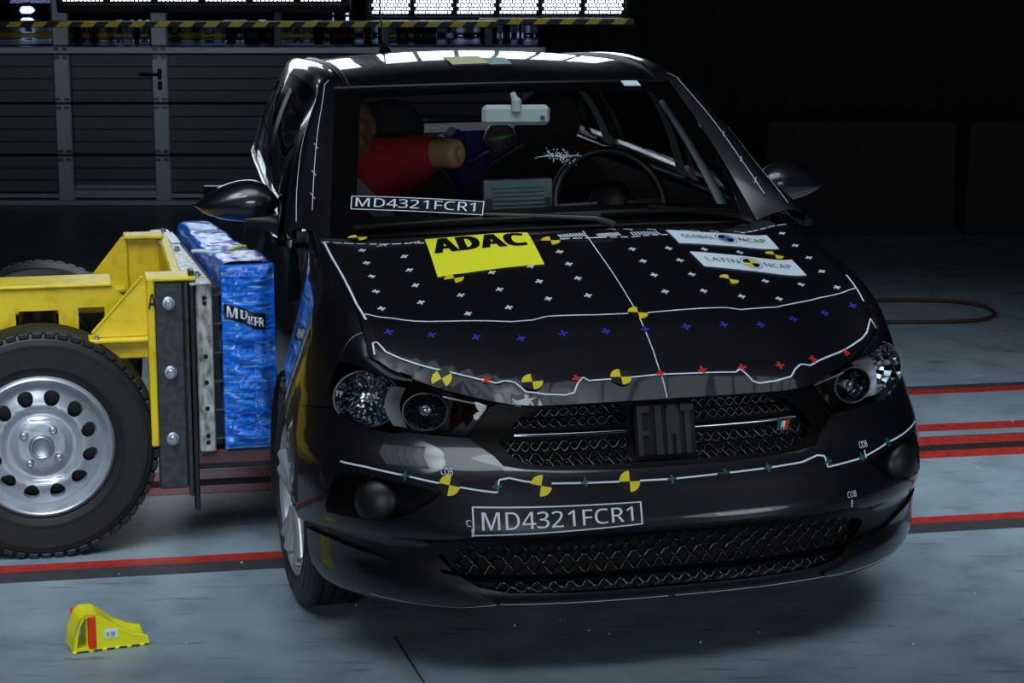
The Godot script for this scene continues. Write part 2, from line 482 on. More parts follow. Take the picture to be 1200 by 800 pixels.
func build_gate() -> void:
	var g := Node3D.new()
	g.name = "door_1"
	add_child(g)
	struct(g, "grey sectional gate with pale wicket door frame and a row of windows", "gate")
	var z := -7.86
	var x0 := -6.5
	var x1 := 0.12
	# sections of horizontal boards, each board its own piece
	var rows := [[0.085, 0.322], [0.335, 0.658], [0.67, 0.975]]
	for r in rows:
		var nb := 4 if r != rows[0] else 3
		for k in nb:
			var h: float = (r[1] - r[0]) / nb
			var yy: float = r[0] + h * (k + 0.5)
			for seg in [[x0, -3.145], [-3.03, -2.51], [-2.405, x1]]:
				part(g, "gate_board", box_mesh(Vector3((seg[0] + seg[1]) * 0.5, yy, z), Vector3(seg[1] - seg[0], h - 0.0025, 0.04), 0.004), M.gate_panel)
	# window row
	for seg in [[x0, -4.4], [-4.3, -3.145], [-3.03, -2.51], [-2.405, -1.72], [-1.67, -1.03], [-0.98, -0.37], [-0.32, x1]]:
		var pb := MB.new()
		pb.surf(func(u, w): return Vector3(lerpf(seg[0], seg[1], u), lerpf(1.03, 1.35, w), z - 0.012 - (0.09 * (u - 0.5) * (seg[1] - seg[0]) if seg[1] - seg[0] < 1.3 else 0.0) + 0.03 * (seg[1] - seg[0]) * sin(u * PI) - 0.010 * w + 0.008 * sin(w * PI) + 0.0012 * sin(u * 31.0 + seg[0]) + 0.0008 * sin(w * 17.0)), 24, 10, Vector3(0, 1.2, -12), 0.006)
		part(g, "window_pane", pb, M.gate_glass)
		part(g, "window_post", box_mesh(Vector3(seg[1] + 0.025, 1.19, z + 0.01), Vector3(0.05, 0.32, 0.05), 0.006), M.gate_panel)
	part(g, "window_rail", box_mesh(Vector3((x0 + x1) * 0.5, 1.005, z + 0.012), Vector3(x1 - x0, 0.045, 0.055), 0.006), M.gate_frame)
	part(g, "window_rail", box_mesh(Vector3((x0 + x1) * 0.5, 1.38, z + 0.012), Vector3(x1 - x0, 0.06, 0.055), 0.006), M.gate_frame)
	# upper boards above the windows
	for k in 10:
		part(g, "gate_board", box_mesh(Vector3((x0 + x1) * 0.5, 1.50 + k * 0.18, z), Vector3(x1 - x0, 0.177, 0.04), 0.004), M.gate_panel)
	# wicket door frame
	for xx in [-3.088, -2.457]:
		for seg in [[0.0, 0.322], [0.335, 0.658], [0.67, 0.975], [1.035, 1.35]]:
			part(g, "door_post", box_mesh(Vector3(xx, (seg[0] + seg[1]) * 0.5, z + 0.015), Vector3(0.105, seg[1] - seg[0], 0.06), 0.008), M.gate_frame)
		for yy in [0.328, 0.664, 0.985]:
			for sgn in [-0.026, 0.026]:
				for dy in [-0.028, 0.028]:
					part(g, "hinge_cap", box_mesh(Vector3(xx + sgn, yy + dy, z + 0.05), Vector3(0.034, 0.018, 0.02), 0.004), M.zinc)
	part(g, "bottom_rail", box_mesh(Vector3((x0 + x1) * 0.5, 0.065, z + 0.012), Vector3(x1 - x0, 0.03, 0.06), 0.006), M.gate_frame)
	part(g, "bottom_rail", box_mesh(Vector3((x0 + x1) * 0.5, 0.02, z + 0.02), Vector3(x1 - x0, 0.036, 0.07), 0.006), M.gate_frame)
	part(g, "door_sill", box_mesh(Vector3(-2.77, 0.125, z + 0.02), Vector3(0.52, 0.022, 0.05), 0.005), M.gate_frame)
	part(g, "door_sill", box_mesh(Vector3(-2.77, 0.09, z + 0.02), Vector3(0.60, 0.022, 0.05), 0.005), M.gate_frame)
	# lever handle and key plate
	var h := MB.new()
	h.box(Vector3(-2.457, 0.853, z + 0.052), Vector3(0.026, 0.07, 0.012), 0.004)
	h.tube([Vector3(-2.457, 0.853, z + 0.05), Vector3(-2.457, 0.853, z + 0.10), Vector3(-2.52, 0.853, z + 0.10), Vector3(-2.575, 0.855, z + 0.098)], 0.010, 8)
	part(g, "door_handle", h, M.satin_black)
	part(g, "key_plate", box_mesh(Vector3(-2.457, 0.78, z + 0.052), Vector3(0.028, 0.055, 0.012), 0.004), M.satin_black)

# ---------------------------------------------------------------- lamp rigs
func led_module_meshes(w: float, h: float) -> Array:
	var b := MB.new()
	b.box(Vector3(0, h * 0.5, -0.03), Vector3(w + 0.02, h, 0.05), 0.006)
	var d := MB.new()
	var nx := 10
	var ny := int(h / 0.0195)
	for j in ny:
		for i in nx:
			var x := (i + 0.5 + (0.5 if j % 2 else 0.0) - 0.25) / nx * w - w * 0.5
			var y := (j + 0.5) * h / ny
			var s := 0.0056
			d.quad(Vector3(x - s, y - s, 0), Vector3(x + s, y - s, 0), Vector3(x + s, y + s, 0), Vector3(x - s, y + s, 0), Vector3.BACK)
	return [b.mesh(), d.mesh()]

func rig(called: String, label: String, at: Vector3, rot: Basis, n: int, pitch: float, h: float, led_mat: Material) -> Node3D:
	var t := thing(called, label, "lamp rig", at, 0, "lamp rigs of the hall")
	t.basis = rot
	var w := n * pitch
	var meshes := led_module_meshes(pitch * 0.87, h)
	part(t, "frame", box_mesh(Vector3(0, h * 0.5, -0.12), Vector3(w + 0.05, h + 0.14, 0.05), 0.01), M.rig_frame)
	for s in [-1.0, 1.0]:
		part(t, "frame_bar", box_mesh(Vector3(s * (w * 0.5 + 0.01), h * 0.5, -0.05), Vector3(0.025, h + 0.12, 0.10), 0.006), M.rig_frame)
		part(t, "frame_bar", box_mesh(Vector3(0, h * 0.5 + s * (h * 0.5 + 0.04), -0.05), Vector3(w + 0.045, 0.05, 0.10), 0.006), M.rig_frame)
	for i in n:
		var mod := inst(t, "lamp_module", meshes[0], M.rig_frame)
		mod.position = Vector3((i - (n - 1) * 0.5) * pitch, 0, 0)
		var led := inst(mod, "led_field", meshes[1], led_mat)
		led.set_meta("kind", "stuff")
	return t

func hazard_beam(called: String, label: String, a: Vector3, b: Vector3, size: float) -> void:
	var t := thing(called, label, "beam", a, 0, "hazard-taped rig beams")
	var L := b.x - a.x
	part(t, "beam", box_mesh(Vector3(L * 0.5, 0, 0), Vector3(L, size * 1.25, 0.06), 0.004), M.hazard_black)
	var n := int(L / 0.118)
	for i in n:
		var x := 0.01 + i * L / n
		var m := MB.new()
		m.prism(PackedVector2Array([Vector2(x, -size * 0.5), Vector2(x + 0.062, -size * 0.5), Vector2(x + 0.088, size * 0.5), Vector2(x + 0.026, size * 0.5)]), Transform3D(Basis.IDENTITY, Vector3(0, 0, 0.029)), 0.003)
		part(t, "hazard_stripe", m, M.hazard_yellow)

func build_rigs() -> void:
	var tilt := Basis(Vector3.RIGHT, deg_to_rad(24.0))
	rig("lamp_rig", "white lamp rig above the gate's wicket door, six glowing modules", Vector3(-1.72, 1.452, -4.7), tilt, 6, 0.235, 1.0, M.led)
	rig("lamp_rig", "white lamp rig above the car roof, six glowing modules", Vector3(-0.265, 1.385, -4.82), tilt, 6, 0.213, 1.0, M.led)
	hazard_beam("rig_beam_bar", "long black and yellow taped beam under the first lamp rig", Vector3(-3.3, 1.345, -4.66), Vector3(-0.27, 1.345, -4.66), 0.026)
	hazard_beam("rig_beam_bar", "short black and yellow taped beam under the lamp rig over the roof", Vector3(-0.36, 1.352, -4.78), Vector3(0.42, 1.352, -4.78), 0.026)
	# the overhead rigs that throw the beams: outside the frame, seen in the paint's reflections
	for d in FRONT + OVERHEAD:
		var at := Vector3(d[0], d[1], d[2])
		var bz := (Vector3(d[5], d[6], d[7]) - at).normalized()
		var bx := Vector3.UP.cross(bz).normalized()
		var by := bz.cross(bx).normalized()
		rig("beam_rig", d[4], at - by * 0.6 - bz * 0.02, Basis(bx, by, bz), 6, 0.235, 1.2, M.led if d[2] > 5.0 else M.led_soft)

# ---------------------------------------------------------------- car: body surfaces (car frame: +z forward, y up, origin under the front axle)
const BY := [.10, .16, .20, .24, .30, .35, .385, .41, .46, .51, .545, .58, .62, .66, .70, .76, .82, .90]
const BV := [.55, .68, .755, .765, .735, .745, .785, .79, .77, .75, .73, .695, .668, .655, .65, .64, .62, .60]
const AY := [.10, .16, .22, .30, .40, .50, .60, .66, .70, .766, .80, .90, 1.0]
const AV := [.80, .85, .885, .905, .91, .91, .89, .873, .86, .835, .82, .80, .79]
const ZX := [0, .2, .371, .45, .565, .65, .692, .72]
const ZV := [.757, .752, .73, .685, .59, .52, .479, .44]
const EV := [.707, .706, .705, .714, .735, .765, .788, .80]
const GX := [0, .02, .04, .07, .11, .15, .244, .434, .596, .734, .95]
const G0 := [0, .024, .043, .063, .088, .113, .165, .235, .283, .318, .35]
const HX := [0, .02, .05, .146, .3, .5, .67, .95]
const G1 := [0, .018, .043, .093, .137, .172, .20, .235]
const Z0 := 0.05
const QN := 600
var Qs := PackedFloat32Array()
var Rx := PackedFloat32Array()
var Rz := PackedFloat32Array()
var QE := 0.0
var CTR := Vector3(0, 0.55, -0.9)
var car: Node3D

func slope(X: Array, Y: Array, k: int) -> float:
	if k == 0: return (Y[1] - Y[0]) / float(X[1] - X[0])
	if k == X.size() - 1: return (Y[k] - Y[k - 1]) / float(X[k] - X[k - 1])
	return (Y[k + 1] - Y[k - 1]) / float(X[k + 1] - X[k - 1])

func cr(X: Array, Y: Array, x: float) -> float:
	x = clampf(x, X[0], X[-1])
	var i := 0
	while i < X.size() - 2 and X[i + 1] < x: i += 1
	var h: float = X[i + 1] - X[i]
	var t: float = (x - X[i]) / h
	return (1 + 2 * t) * (1 - t) * (1 - t) * Y[i] + t * (1 - t) * (1 - t) * h * slope(X, Y, i) + t * t * (3 - 2 * t) * Y[i + 1] + t * t * (t - 1) * h * slope(X, Y, i + 1)

func init_body() -> void:
	var acc := 0.0
	var lx := 0.0
	var lz := 1.0
	for i in QN + 1:
		var ph := PI * 0.5 * i / QN
		var x := pow(sin(ph), 2 / 2.7)
		var z := pow(maxf(cos(ph), 0.0), 2 / 2.7)
		if i > 0: acc += Vector2((x - lx) * 0.89, (z - lz) * 0.75).length()
		Qs.append(acc); Rx.append(x); Rz.append(z)
		lx = x; lz = z
	QE = acc

func ref(q: float) -> Vector2:
	var lo := Qs.bsearch(q)
	lo = clampi(lo, 1, QN)
	var t := clampf((q - Qs[lo - 1]) / maxf(Qs[lo] - Qs[lo - 1], 1e-6), 0, 1)
	return Vector2(lerpf(Rx[lo - 1], Rx[lo], t), lerpf(Rz[lo - 1], Rz[lo], t))

func belt_dent(z: float) -> float: return 0.078 * maxf(0.0, -z - 0.1) + 0.11 * maxf(0.0, -z - 2.1) + 0.22 * smoothstep(-2.45, -3.1, z)
func dent(z: float, y := 0.5) -> float:
	var d := maxf(0.20 * smoothstep(0.05, -0.95, z), belt_dent(z))
	return lerpf(d, belt_dent(z), smoothstep(0.62, 1.0, y))
func taper(z: float) -> float: return 0.03 * smoothstep(0.30, -0.10, z)
func bent(p: Vector3) -> Vector3:   # the struck side of the tail is pushed across
	return p if p.x > 0 else Vector3(p.x * (1.0 - belt_dent(p.z) / 0.8 - 0.42 * smoothstep(-2.3, -3.0, p.z)), p.y, p.z)

# lower body: q runs round the plan from the nose (0) along the flank, sign of q = side
func F(q: float, y: float) -> Vector3:
	var s := -1.0 if q < 0 else 1.0
	var aq := absf(q)
	var a := cr(AY, AV, y)
	if aq > QE:
		var z := Z0 - (aq - QE)
		a -= taper(z)
		if s < 0: a -= dent(z, y)
		return Vector3(s * a, y, z)
	var r := ref(aq)
	var x := a * r.x
	var z2 := Z0 + cr(BY, BV, y) * r.y
	x -= taper(z2) * r.x
	return Vector3(s * x, y, z2)

func Fside(s: float) -> Callable:
	return func(q: float, y: float): return F(s * maxf(q, 0.0005), y)

func q_of_z(z: float, y: float) -> float:
	if z <= Z0: return QE + Z0 - z
	var rz := (z - Z0) / cr(BY, BV, y)
	for i in range(QN, 0, -1):
		if Rz[i - 1] >= rz:
			return lerpf(Qs[i], Qs[i - 1], (rz - Rz[i]) / maxf(Rz[i - 1] - Rz[i], 1e-6))
	return 0.0

func zf(x: float) -> float: return cr(ZX, ZV, absf(x))
func zr(x: float) -> float: return 0.02 - 0.44 * x * x
func H(x: float, z: float) -> float:
	var d := zf(x) - z
	var w := minf(1.0, pow(absf(x) / 0.705, 2.0))
	return cr(ZX, EV, absf(x)) + (1 - w) * cr(GX, G0, d) + w * cr(HX, G1, d)
func hood(x: float, z: float) -> Vector3: return Vector3(x, H(x, z), z)

func pv(a: Array) -> PackedVector2Array:
	var p := PackedVector2Array()
	for i in range(0, a.size(), 2): p.append(Vector2(a[i], a[i + 1]))
	return p

func mirrored(half: PackedVector2Array) -> PackedVector2Array:
	# half runs from q=0 round to q=0; gives the whole outline over both signs of q
	var p := PackedVector2Array()
	for k in half: p.append(k)
	for i in range(half.size() - 1, -1, -1):
		if half[i].x > 0.003: p.append(Vector2(-half[i].x, half[i].y))
	return p

func arch(cz: float, a0: float, a1: float, R: float, n: int) -> PackedVector2Array:
	var p := PackedVector2Array()
	for i in n + 1:
		var th := deg_to_rad(lerpf(a0, a1, float(i) / n))
		var y := 0.30 + R * sin(th)
		p.append(Vector2(q_of_z(cz + R * cos(th), y), y))
	return p

const LAMP := [.959, .753, .885, .77, .808, .757, .725, .747, .676, .745, .613, .734, .544, .717, .481, .706, .456, .692, .502, .618, .55, .621, .669, .627, .702, .621, .769, .626, .85, .64, .912, .66, .943, .684, .966, .719]
const LIPQ := [.897, .361, .802, .349, .702, .342, .633, .344, .588, .363, .539, .38, .508, .39, .438, .398, .328, .400, .202, .402, 0, .401]
const CHINTOP := [.903, .33, .751, .309, .682, .291, .617, .281, .579, .26, .48, .221, .449, .209]
const CHINBOT := [.446, .203, .533, .185, .64, .186, .775, .191, .916, .196, .976, .207, 1.012, .241]

func build_car() -> void:
	init_body()
	car = thing("car", "dark metallic sedan with crash-test markings, struck on its side by the yellow trolley", "car", Vector3.ZERO, deg_to_rad(15.1455))
	car_front()
	car_lamps()
	car_sides()
	car_top()
	car_inside()
	car_wheels()
	car_marks()

func car_front() -> void:
	# hood
	var hp := PackedVector2Array()
	for i in 25:
		var x := lerpf(-0.703, 0.703, i / 24.0)
		hp.append(Vector2(x, zr(x) + 0.004))
	for i in range(32, -1, -1):
		var x := lerpf(-0.703, 0.703, i / 32.0)
		hp.append(Vector2(x, zf(x) - 0.001))
	var b := MB.new()
	b.panel(hp, [], func(x, z): return hood(x, z), 0.035, 0.009, CTR)
	part(car, "hood", b, M.paint)
	# bumper skin with the two fog-lamp openings
	var top := pv([0, .539, .147, .5395, .29, .544, .367, .548, .417, .556, .441, .577, .478, .600, .502, .616, .55, .618, .669, .624, .702, .618, .769, .623, .85, .637, .912, .658])
	var half := PackedVector2Array(top)
	half.append_array(arch(0, 62, 8, 0.36, 10))
	half.append_array(pv(LIPQ))
	var fog := pv([.879, .501, .857, .514, .815, .522, .749, .516, .661, .508, .612, .501, .577, .492, .594, .475, .649, .443, .702, .422, .756, .413, .834, .409, .916, .404, .922, .418, .905, .455])
	var fogm := PackedVector2Array()
	for k in fog: fogm.append(Vector2(-k.x, k.y))
	b = MB.new()
	b.panel(mirrored(half), [fog, fogm], func(q, y): return F(q, y), 0.03, 0.022, CTR)
	part(car, "bumper", b, M.paint)
	# fog recesses with their blank round covers
	for s in [-1.0, 1.0]:
		b = MB.new()
		b.panel(fog, [], Fside(s), 0.03, 0.0, CTR, -0.055)
		b.panel(fog, [], Fside(s), 0.06, 0.055, CTR, -0.001)
		var keep := b
		b = MB.new()
		b.panel(fog, [], Fside(s), 0.03, 0.0, CTR, -0.055)
		var ring := fog.duplicate()
		for i in ring.size():
			for k in 3:
				var A := F(s * ring[i].x, ring[i].y)
			pass
		_walls(b, fog, s, 0.0, -0.055)
		part(car, "fog_recess", b, M.satin_dark)
		var c := F(s * 0.765, 0.456)
		var nn := face_normal(s * 0.765, 0.456)
		b = MB.new()
		var pr := []
		for i in 9:
			var an := PI * 0.5 * i / 8.0
			pr.append(Vector2(0.058 * cos(an), 0.012 + 0.034 * sin(an)))
		pr.push_front(Vector2(0.058, -0.03))
		pr.push_front(Vector2(0.066, -0.03))
		pr.push_front(Vector2(0.070, -0.04))
		b.lathe(pr, Transform3D(look_basis(nn.lerp(Vector3(0, 0, 1), 0.5).normalized()), c - nn * 0.035), 28)
		part(car, "fog_lamp_cover", b, M.satin_black)
	# painted splitter corners
	for s in [-1.0, 1.0]:
		var cp := pv([1.0, .335])
		cp.append_array(pv(CHINTOP))
		cp.append_array(pv(CHINBOT))
		b = MB.new()
		b.panel(cp, [], Fside(s), 0.03, 0.02, CTR, 0.002)
		part(car, "splitter_corner", b, M.paint)
	# black lower insert around the lower grille
	var ins := pv([0, .403])
	var lq := pv(LIPQ)
	for i in range(lq.size() - 2, -1, -1): ins.append(lq[i] + Vector2(0, 0.004))
	ins.append(Vector2(1.0, .345)); ins.append(Vector2(1.0, .325))
	ins.append_array(pv(CHINTOP))
	ins.append_array(pv([.446, .204, .374, .205, .243, .207, 0, .207]))
	var og := pv([0, .362, .214, .360, .349, .354, .484, .349, .56, .335, .585, .320, .55, .285, .49, .250, .42, .236, .25, .233, 0, .232])
	b = MB.new()
	var og2 := mirrored(og)
	b.panel(mirrored(ins), [og2], func(q, y): return F(q, y), 0.03, 0.03, CTR, -0.008)
	part(car, "lower_insert", b, M.satin_dark)
	b = MB.new()
	b.panel(mirrored(pv([0, .277, .12, .276, .305, .276, .489, .277, .58, .290, .58, .282, .489, .270, .305, .268, .12, .267, 0, .267])), [], func(q, y): return F(q, y), 0.03, 0.03, CTR, -0.006)
	part(car, "lower_grille_divider", b, M.gloss_black)
	b = MB.new()
	b.panel(mirrored(pv([0, .375, .60, .36, .60, .22, 0, .22])), [], func(q, y): return F(q, y), 0.06, 0.01, CTR, -0.06)
	part(car, "lower_grille_backing", b, M.matte_black)
	for row in [[.345, 1.0, .52], [.325, -1.0, .54], [.312, 1.0, .54], [.292, -1.0, .54], [.258, 1.0, .45], [.246, -1.0, .43]]:
		b = MB.new()
		b.tube(wave(row[0], row[1], row[2], 0.043, 0.0085, -0.016), 0.0030, 5)
		part(car, "lower_grille_bar", b, M.dark_chrome if row[1] > 0 else M.gloss_black)
	# black upper grille surround and mesh
	var sur := pv([0, .537])
	for k in range(1, 8): sur.append(top[k] + Vector2(0, -0.002))
	sur.append_array(pv([.500, .617, .455, .690, .430, .700, .371, .700, .2, .702, 0, .703]))
	var opn := pv([0, .553, .30, .555, .36, .562, .40, .580, .425, .606, .40, .640, .365, .668, .32, .684, .2, .690, 0, .692])
	b = MB.new()
	b.panel(mirrored(sur), [mirrored(opn)], func(q, y): return F(q, y), 0.03, 0.03, CTR, -0.004)
	part(car, "grille_surround", b, M.surround)
	b = MB.new()
	b.panel(mirrored(pv([0, .545, .44, .555, .46, .61, .36, .69, 0, .70])), [], func(q, y): return F(q, y), 0.06, 0.01, CTR, -0.055)
	part(car, "grille_backing", b, M.matte_black)
	for row in [[.674, 1.0, .335, 1], [.674, -1.0, .335, 0], [.650, -1.0, .385, 1], [.650, 1.0, .385, 0], [.602, 1.0, .405, 1], [.602, -1.0, .405, 0], [.580, -1.0, .395, 0], [.566, 1.0, .36, 1], [.566, -1.0, .36, 0]]:
		for s in [-1.0, 1.0]:
			b = MB.new()
			b.tube(wave(row[0], row[1], row[2], 0.051, 0.0095, -0.022 if row[3] else -0.028, s, 0.088), 0.0030 if row[3] else 0.0044, 5)
			part(car, "grille_bar", b, M.dark_chrome if row[3] else M.gloss_black)
	for s in [-1.0, 1.0]:
		b = MB.new()
		var pts := []
		for i in 13:
			var q := lerpf(0.088, 0.385, i / 12.0)
			pts.append(F(s * q, 0.6225) - face_normal(s * q, 0.6225) * 0.012)
		b.tube(pts, 0.0065, 8)
		part(car, "chrome_strip", b, M.chrome)
	# emblem of four block letters
	var eb := part(car, "emblem", emblem_plate(), M.matte_black)
	eb.set_meta("label", "black emblem of four tall block letters")
	var lw := 0.0375
	var shapes := [
		[0, 0, .013, 0, .013, .05, .030, .05, .030, .062, .013, .062, .013, .108, .034, .108, .034, .124, 0, .124],
		[.009, 0, .026, 0, .026, .124, .009, .124],
		[0, 0, .012, 0, .012, .05, .023, .05, .023, 0, .035, 0, .035, .112, .027, .124, .008, .124, 0, .112],
		[.011, 0, .025, 0, .025, .108, .036, .108, .036, .124, 0, .124, 0, .108, .011, .108]]
	for i in 4:
		var m := MB.new()
		m.prism(pv(shapes[i]), Transform3D(Basis(Vector3.RIGHT, deg_to_rad(-14)), Vector3(-0.076 + i * (lw + 0.001), 0.562, 0.750)), 0.020)
		part(eb, "letter", m, M.emblem)
	# small three-colour badge on the grille
	var fb := Node3D.new()
	fb.name = "badge"
	car.add_child(fb, true)
	for i in 3:
		var m := MB.new()
		var x := 0.325 + i * 0.011
		m.prism(pv([x, .588, x + .010, .588, x + .016, .618, x + .006, .618]), Transform3D(Basis.IDENTITY, Vector3(0, 0, F(0.34, 0.6).z - 0.028)), 0.006)
		part(fb, "stripe", m, [M.green_mark, M.sticker_white, M.red_mark][i])
	# tow-eye cover and the radar slot
	b = MB.new()
	b.box(F(0.135, .507) + Vector3(0, 0, 0.001), Vector3(0.032, 0.022, 0.006), 0.003)
	part(car, "tow_eye_cover", b, M.satin_black)

func _walls(b: MB, ring: PackedVector2Array, s: float, o0: float, o1: float) -> void:
	for i in ring.size():
		var p := ring[i]
		var q := ring[(i + 1) % ring.size()]
		var A := F(s * p.x, p.y)
		var B := F(s * q.x, q.y)
		var na := face_normal(s * p.x, p.y)
		var nb := face_normal(s * q.x, q.y)
		var side := (B - A).cross(na).normalized()
		b.quad(A + na * o0, B + nb * o0, B + nb * o1, A + na * o1, side)

func emblem_plate() -> MB:
	var b := MB.new()
	b.box(Vector3(0, 0.626, 0.742), Vector3(0.160, 0.130, 0.012), 0.003, Basis(Vector3.RIGHT, deg_to_rad(-14)))
	return b

func face_normal(q: float, y: float) -> Vector3:
	var e := 0.002
	var n := (F(q + e, y) - F(q - e, y)).cross(F(q, y + e) - F(q, y - e)).normalized()
	return n if n.dot(F(q, y) - CTR) > 0 else -n

func look_basis(n: Vector3) -> Basis:
	var x := Vector3.UP.cross(n).normalized()
	return Basis(x, n.cross(x), n)

func wave(y: float, sg: float, qmax: float, pitch: float, amp: float, off: float, s := 0.0, q0 := 0.0) -> Array:
	var pts := []
	var st := -qmax if s == 0.0 else q0
	var n := int((qmax - st) / pitch * 8)
	for i in n + 1:
		var q := lerpf(st, qmax, float(i) / n)
		var ph := fposmod(q / pitch, 1.0)
		var tri_ := absf(ph - 0.5) * 4.0 - 1.0
		var w := sin(tri_ * PI * 0.5)
		var yy := y + sg * amp * w
		var qq := q * (1.0 if s == 0.0 else s)
		pts.append(F(qq, yy) + face_normal(qq, yy) * off)
	return pts

func car_lamps() -> void:
	for s in [-1.0, 1.0]:
		var L := Node3D.new()
		L.name = "headlight"
		car.add_child(L, true)
		var poly := pv(LAMP)
		var fs := Fside(s)
		var b := MB.new()
		var small := Geometry2D.offset_polygon(poly, -0.004)[0]
		b.panel(small, [], fs, 0.03, 0.006, CTR, 0.0)
		part(L, "lens", b, M.lens)
		b = MB.new()
		b.panel(poly, [], fs, 0.04, 0.0, CTR, -0.11)
		_walls(b, poly, s, -0.002, -0.11)
		part(L, "housing", b, M.satin_dark)
		# main reflector bowl, fluted
		bowl(L, s, 0.826, 0.694, 0.071, 0.058, M.reflector, 0.030, 1.14)
		bowl(L, s, 0.628, 0.674, 0.047, 0.045, M.dark_chrome, 0.022, 1.15)
		# curved bright divider between the two chambers
		b = MB.new()
		b.surf(func(u, w):
			var q: float = lerpf(0.722, 0.690, w) + 0.022 * sin(w * PI) + u * 0.022
			var y := lerpf(0.733, 0.638, w)
			return F(s * q, y) - face_normal(s * q, y) * (0.016 + 0.05 * (1.0 - u)), 3, 10, F(s * 0.7, 0.68) + Vector3(0, 0, -1))
		part(L, "divider", b, M.silver)
		# indicator chamber towards the nose
		b = MB.new()
		b.surf(func(u, w):
			var q := lerpf(0.468, 0.562, u)
			var y := lerpf(0.633 + 0.055 * (1.0 - u) * 0.9, lerpf(0.694, 0.712, u), w)
			return F(s * q, y) - face_normal(s * q, y) * (0.012 + 0.05 * u), 6, 4, F(s * 0.5, 0.66) + Vector3(0, 0, -1))
		part(L, "indicator", b, M.amber)
		b = MB.new()
		var pts := []
		for i in 9:
			var q := lerpf(0.462, 0.585, i / 8.0)
			var y := lerpf(0.694, 0.714, i / 8.0)
			pts.append(F(s * q, y) - face_normal(s * q, y) * 0.012)
		b.tube(pts, 0.0028, 6)
		part(L, "light_guide", b, M.silver)

func bowl(L: Node3D, s: float, q: float, y: float, r: float, depth: float, m: Material, inset: float, wide: float) -> void:
	var nn := face_normal(s * q, y).lerp(Vector3(0, 0.05, 1), 0.55).normalized()
	var c := F(s * q, y) - face_normal(s * q, y) * inset
	var bs := look_basis(nn)
	var o := MB.new()
	var prof := []
	for i in 11:
		var t := i / 10.0
		prof.append(Vector2(r * (0.14 + 0.86 * t), -depth * (1.0 - t * t)))
	var rr := RandomNumberGenerator.new()
	rr.seed = 4
	var xf := Transform3D(bs.scaled_local(Vector3(wide, 0.95, 1)), c)
	for k in 20:
		for i in range(0, 10, 2):
			var P := []
			for e in [[i, k], [i + 2, k], [i + 2, k + 1], [i, k + 1]]:
				var an: float = TAU * e[1] / 20.0
				var pp: Vector2 = prof[e[0]]
				P.append(xf * Vector3(cos(an) * pp.x, sin(an) * pp.x, pp.y))
			var nn2: Vector3 = (P[2] - P[0]).cross(P[3] - P[1]).normalized()
			if nn2.dot(nn) < 0: nn2 = -nn2
			var tl := Vector3(rr.randf_range(-1, 1), rr.randf_range(-1, 1), rr.randf_range(-1, 1)) * 0.10
			var nns := []
			for e in 4: nns.append((nn2 + tl + (P[e] - (P[0] + P[2]) * 0.5) * 9.0).normalized())
			o.tri(P[0], P[1], P[2], nns[0], nns[1], nns[2])
			o.tri(P[0], P[2], P[3], nns[0], nns[2], nns[3])
	var R := part(L, "reflector", o, m)
	o = MB.new()
	o.lathe([Vector2(0.013, -depth), Vector2(0.013, -depth * 0.6), Vector2(0.008, -depth * 0.55), Vector2(0.008, -depth * 0.3), Vector2(0.005, -depth * 0.2), Vector2(0.0, -depth * 0.18)], Transform3D(bs, c), 14)
	part(R, "bulb", o, M.zinc)
	o = MB.new()
	o.lathe([Vector2(r * 1.02, -0.004), Vector2(r * 1.05, 0.002), Vector2(r * 1.09, -0.004)], Transform3D(bs.scaled_local(Vector3(wide, 0.95, 1)), c), 36)
	part(R, "rim", o, M.silver)

func cap_point(s: float, q: float, w: float) -> Vector3:
	var B := F(s * q, 0.70)
	var zt := minf(B.z, 0.42)
	var T := Vector3(s * 0.706, H(0.706, zt), zt)
	if s < 0: T.x += belt_dent(zt) * 0.5
	var dn := (F(s * q, 0.70) - F(s * q, 0.69)) * 100.0
	var h := T.y - B.y
	var P1 := B + dn * h * 0.5
	var P2 := T + (Vector3(B.x, T.y, B.z) - T) * 0.45
	return B.bezier_interpolate(P1, P2, T, w)

